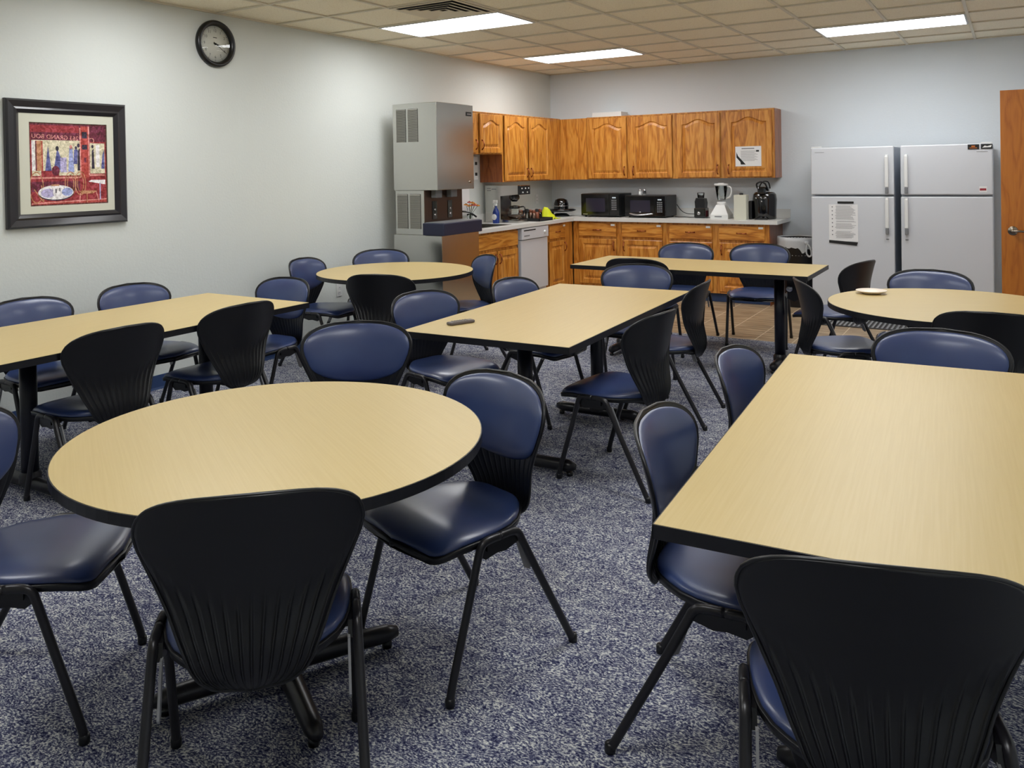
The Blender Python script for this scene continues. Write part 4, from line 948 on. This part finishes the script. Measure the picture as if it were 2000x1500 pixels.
rc(.03, .36, .635, .79, 'p_cream'); rc(.77, .38, .97, .76, 'p_cream')
rc(.03, .42, .07, .78, 'p_white'); rc(.075, .42, .09, .78, 'p_maroon'); rc(.15, .40, .165, .78, 'p_brick'); rc(.09, .42, .15, .78, 'p_tan')
Q([(.19, .42), (.27, .42), (.23, .72)], 'p_blue'); Q([(.30, .45), (.47, .40), (.38, .60), (.345, .70)], 'p_blue'); ell(.345, .69, .02, .03, 'p_dark')
rc(.38, .40, .46, .58, 'p_lilac'); Q([(.48, .40), (.56, .40), (.54, .70), (.50, .72)], 'p_lblue'); ell(.52, .71, .018, .025, 'p_pink')
Q([(.55, .50), (.60, .50), (.61, .68), (.56, .68)], 'p_blue'); ell(.585, .70, .016, .022, 'p_dark'); Q([(.60, .42), (.635, .42), (.635, .70), (.61, .66)], 'p_dark'); ell(.62, .73, .02, .025, 'p_dark')
Q([(.79, .44), (.83, .44), (.82, .70), (.795, .66)], 'p_dark'); ell(.805, .72, .015, .022, 'p_dark'); rc(.85, .46, .90, .74, 'p_white'); Q([(.92, .44), (.965, .44), (.965, .68), (.94, .62)], 'p_blue')
rc(.635, .33, .65, .95, 'p_pink'); rc(.65, .30, .75, .97, 'p_brick'); rc(.75, .36, .765, .97, 'p_pink'); rc(.76, .35, .97, .37, 'p_pink')
rc(.665, .82, .735, .90, 'p_dark'); rc(.665, .68, .735, .74, 'p_dark'); rc(.69, .52, .72, .58, 'p_maroon')
rc(.14, .36, .36, .42, 'p_red'); ell(.32, .42, .05, .06, 'p_maroon'); rc(.02, .325, .635, .345, 'p_pink'); rc(.02, .02, .985, .325, 'p_red'); rc(.02, .17, .63, .29, 'p_maroon')
rc(.02, .02, .985, .05, 'p_brick'); ln(.02, .03, .985, .055, .012, 'p_pink')
ring2(.08, .22, .09, .19, .012, 'p_tan'); ln(.05, .2, .16, .05, .012, 'p_tan'); ln(.14, .25, .165, .05, .012, 'p_tan')
for u in (.505, .635): ring2(u, .26, .075, .15, .011, 'p_tan'); ring2(u, .26, .045, .11, .009, 'p_tan')
ell(.32, .15, .225, .095, 'p_dark', 28); ell(.32, .158, .222, .088, 'p_white', 28); ell(.22, .15, .09, .055, 'p_lilac'); ell(.46, .16, .07, .05, 'p_lblue'); ell(.33, .16, .05, .07, 'p_white'); rc(.31, .15, .325, .20, 'p_dark'); rc(.36, .17, .37, .21, 'p_dark'); rc(.26, .235, .36, .255, 'p_tan')
Q([(.62, .13), (.80, .13), (.86, .165), (.66, .17)], 'p_tan'); ln(.63, .13, .62, .02, .012, 'p_pink'); ln(.72, .13, .72, .02, .01, 'p_tan'); ln(.84, .16, .88, .03, .012, 'p_pink')
Q([(.74, .28), (.97, .24), (.97, .30), (.78, .30)], 'p_white'); rc(.89, .05, .905, .26, 'p_lilac')
vs, fs = text_verts('263 GRAND BOU', .038, True)
layer[0] += 1; mb.add([(PX0 + .325 * PW + a * 1.05, -.0042 - .00002 * layer[0], PZ0 + .825 * PH + b_ - .04 * a) for a, b_ in vs], fs, idx['p_pink'])
vs, fs = text_verts('C', .05, True); mb.add([(PX0 + .80 * PW + a, -.0042 - .00002 * layer[0], PZ0 + .79 * PH + b_) for a, b_ in vs], fs, idx['p_pink'])
mb.build('print', PM, t, weld=False)
bpy.context.view_layer.update()
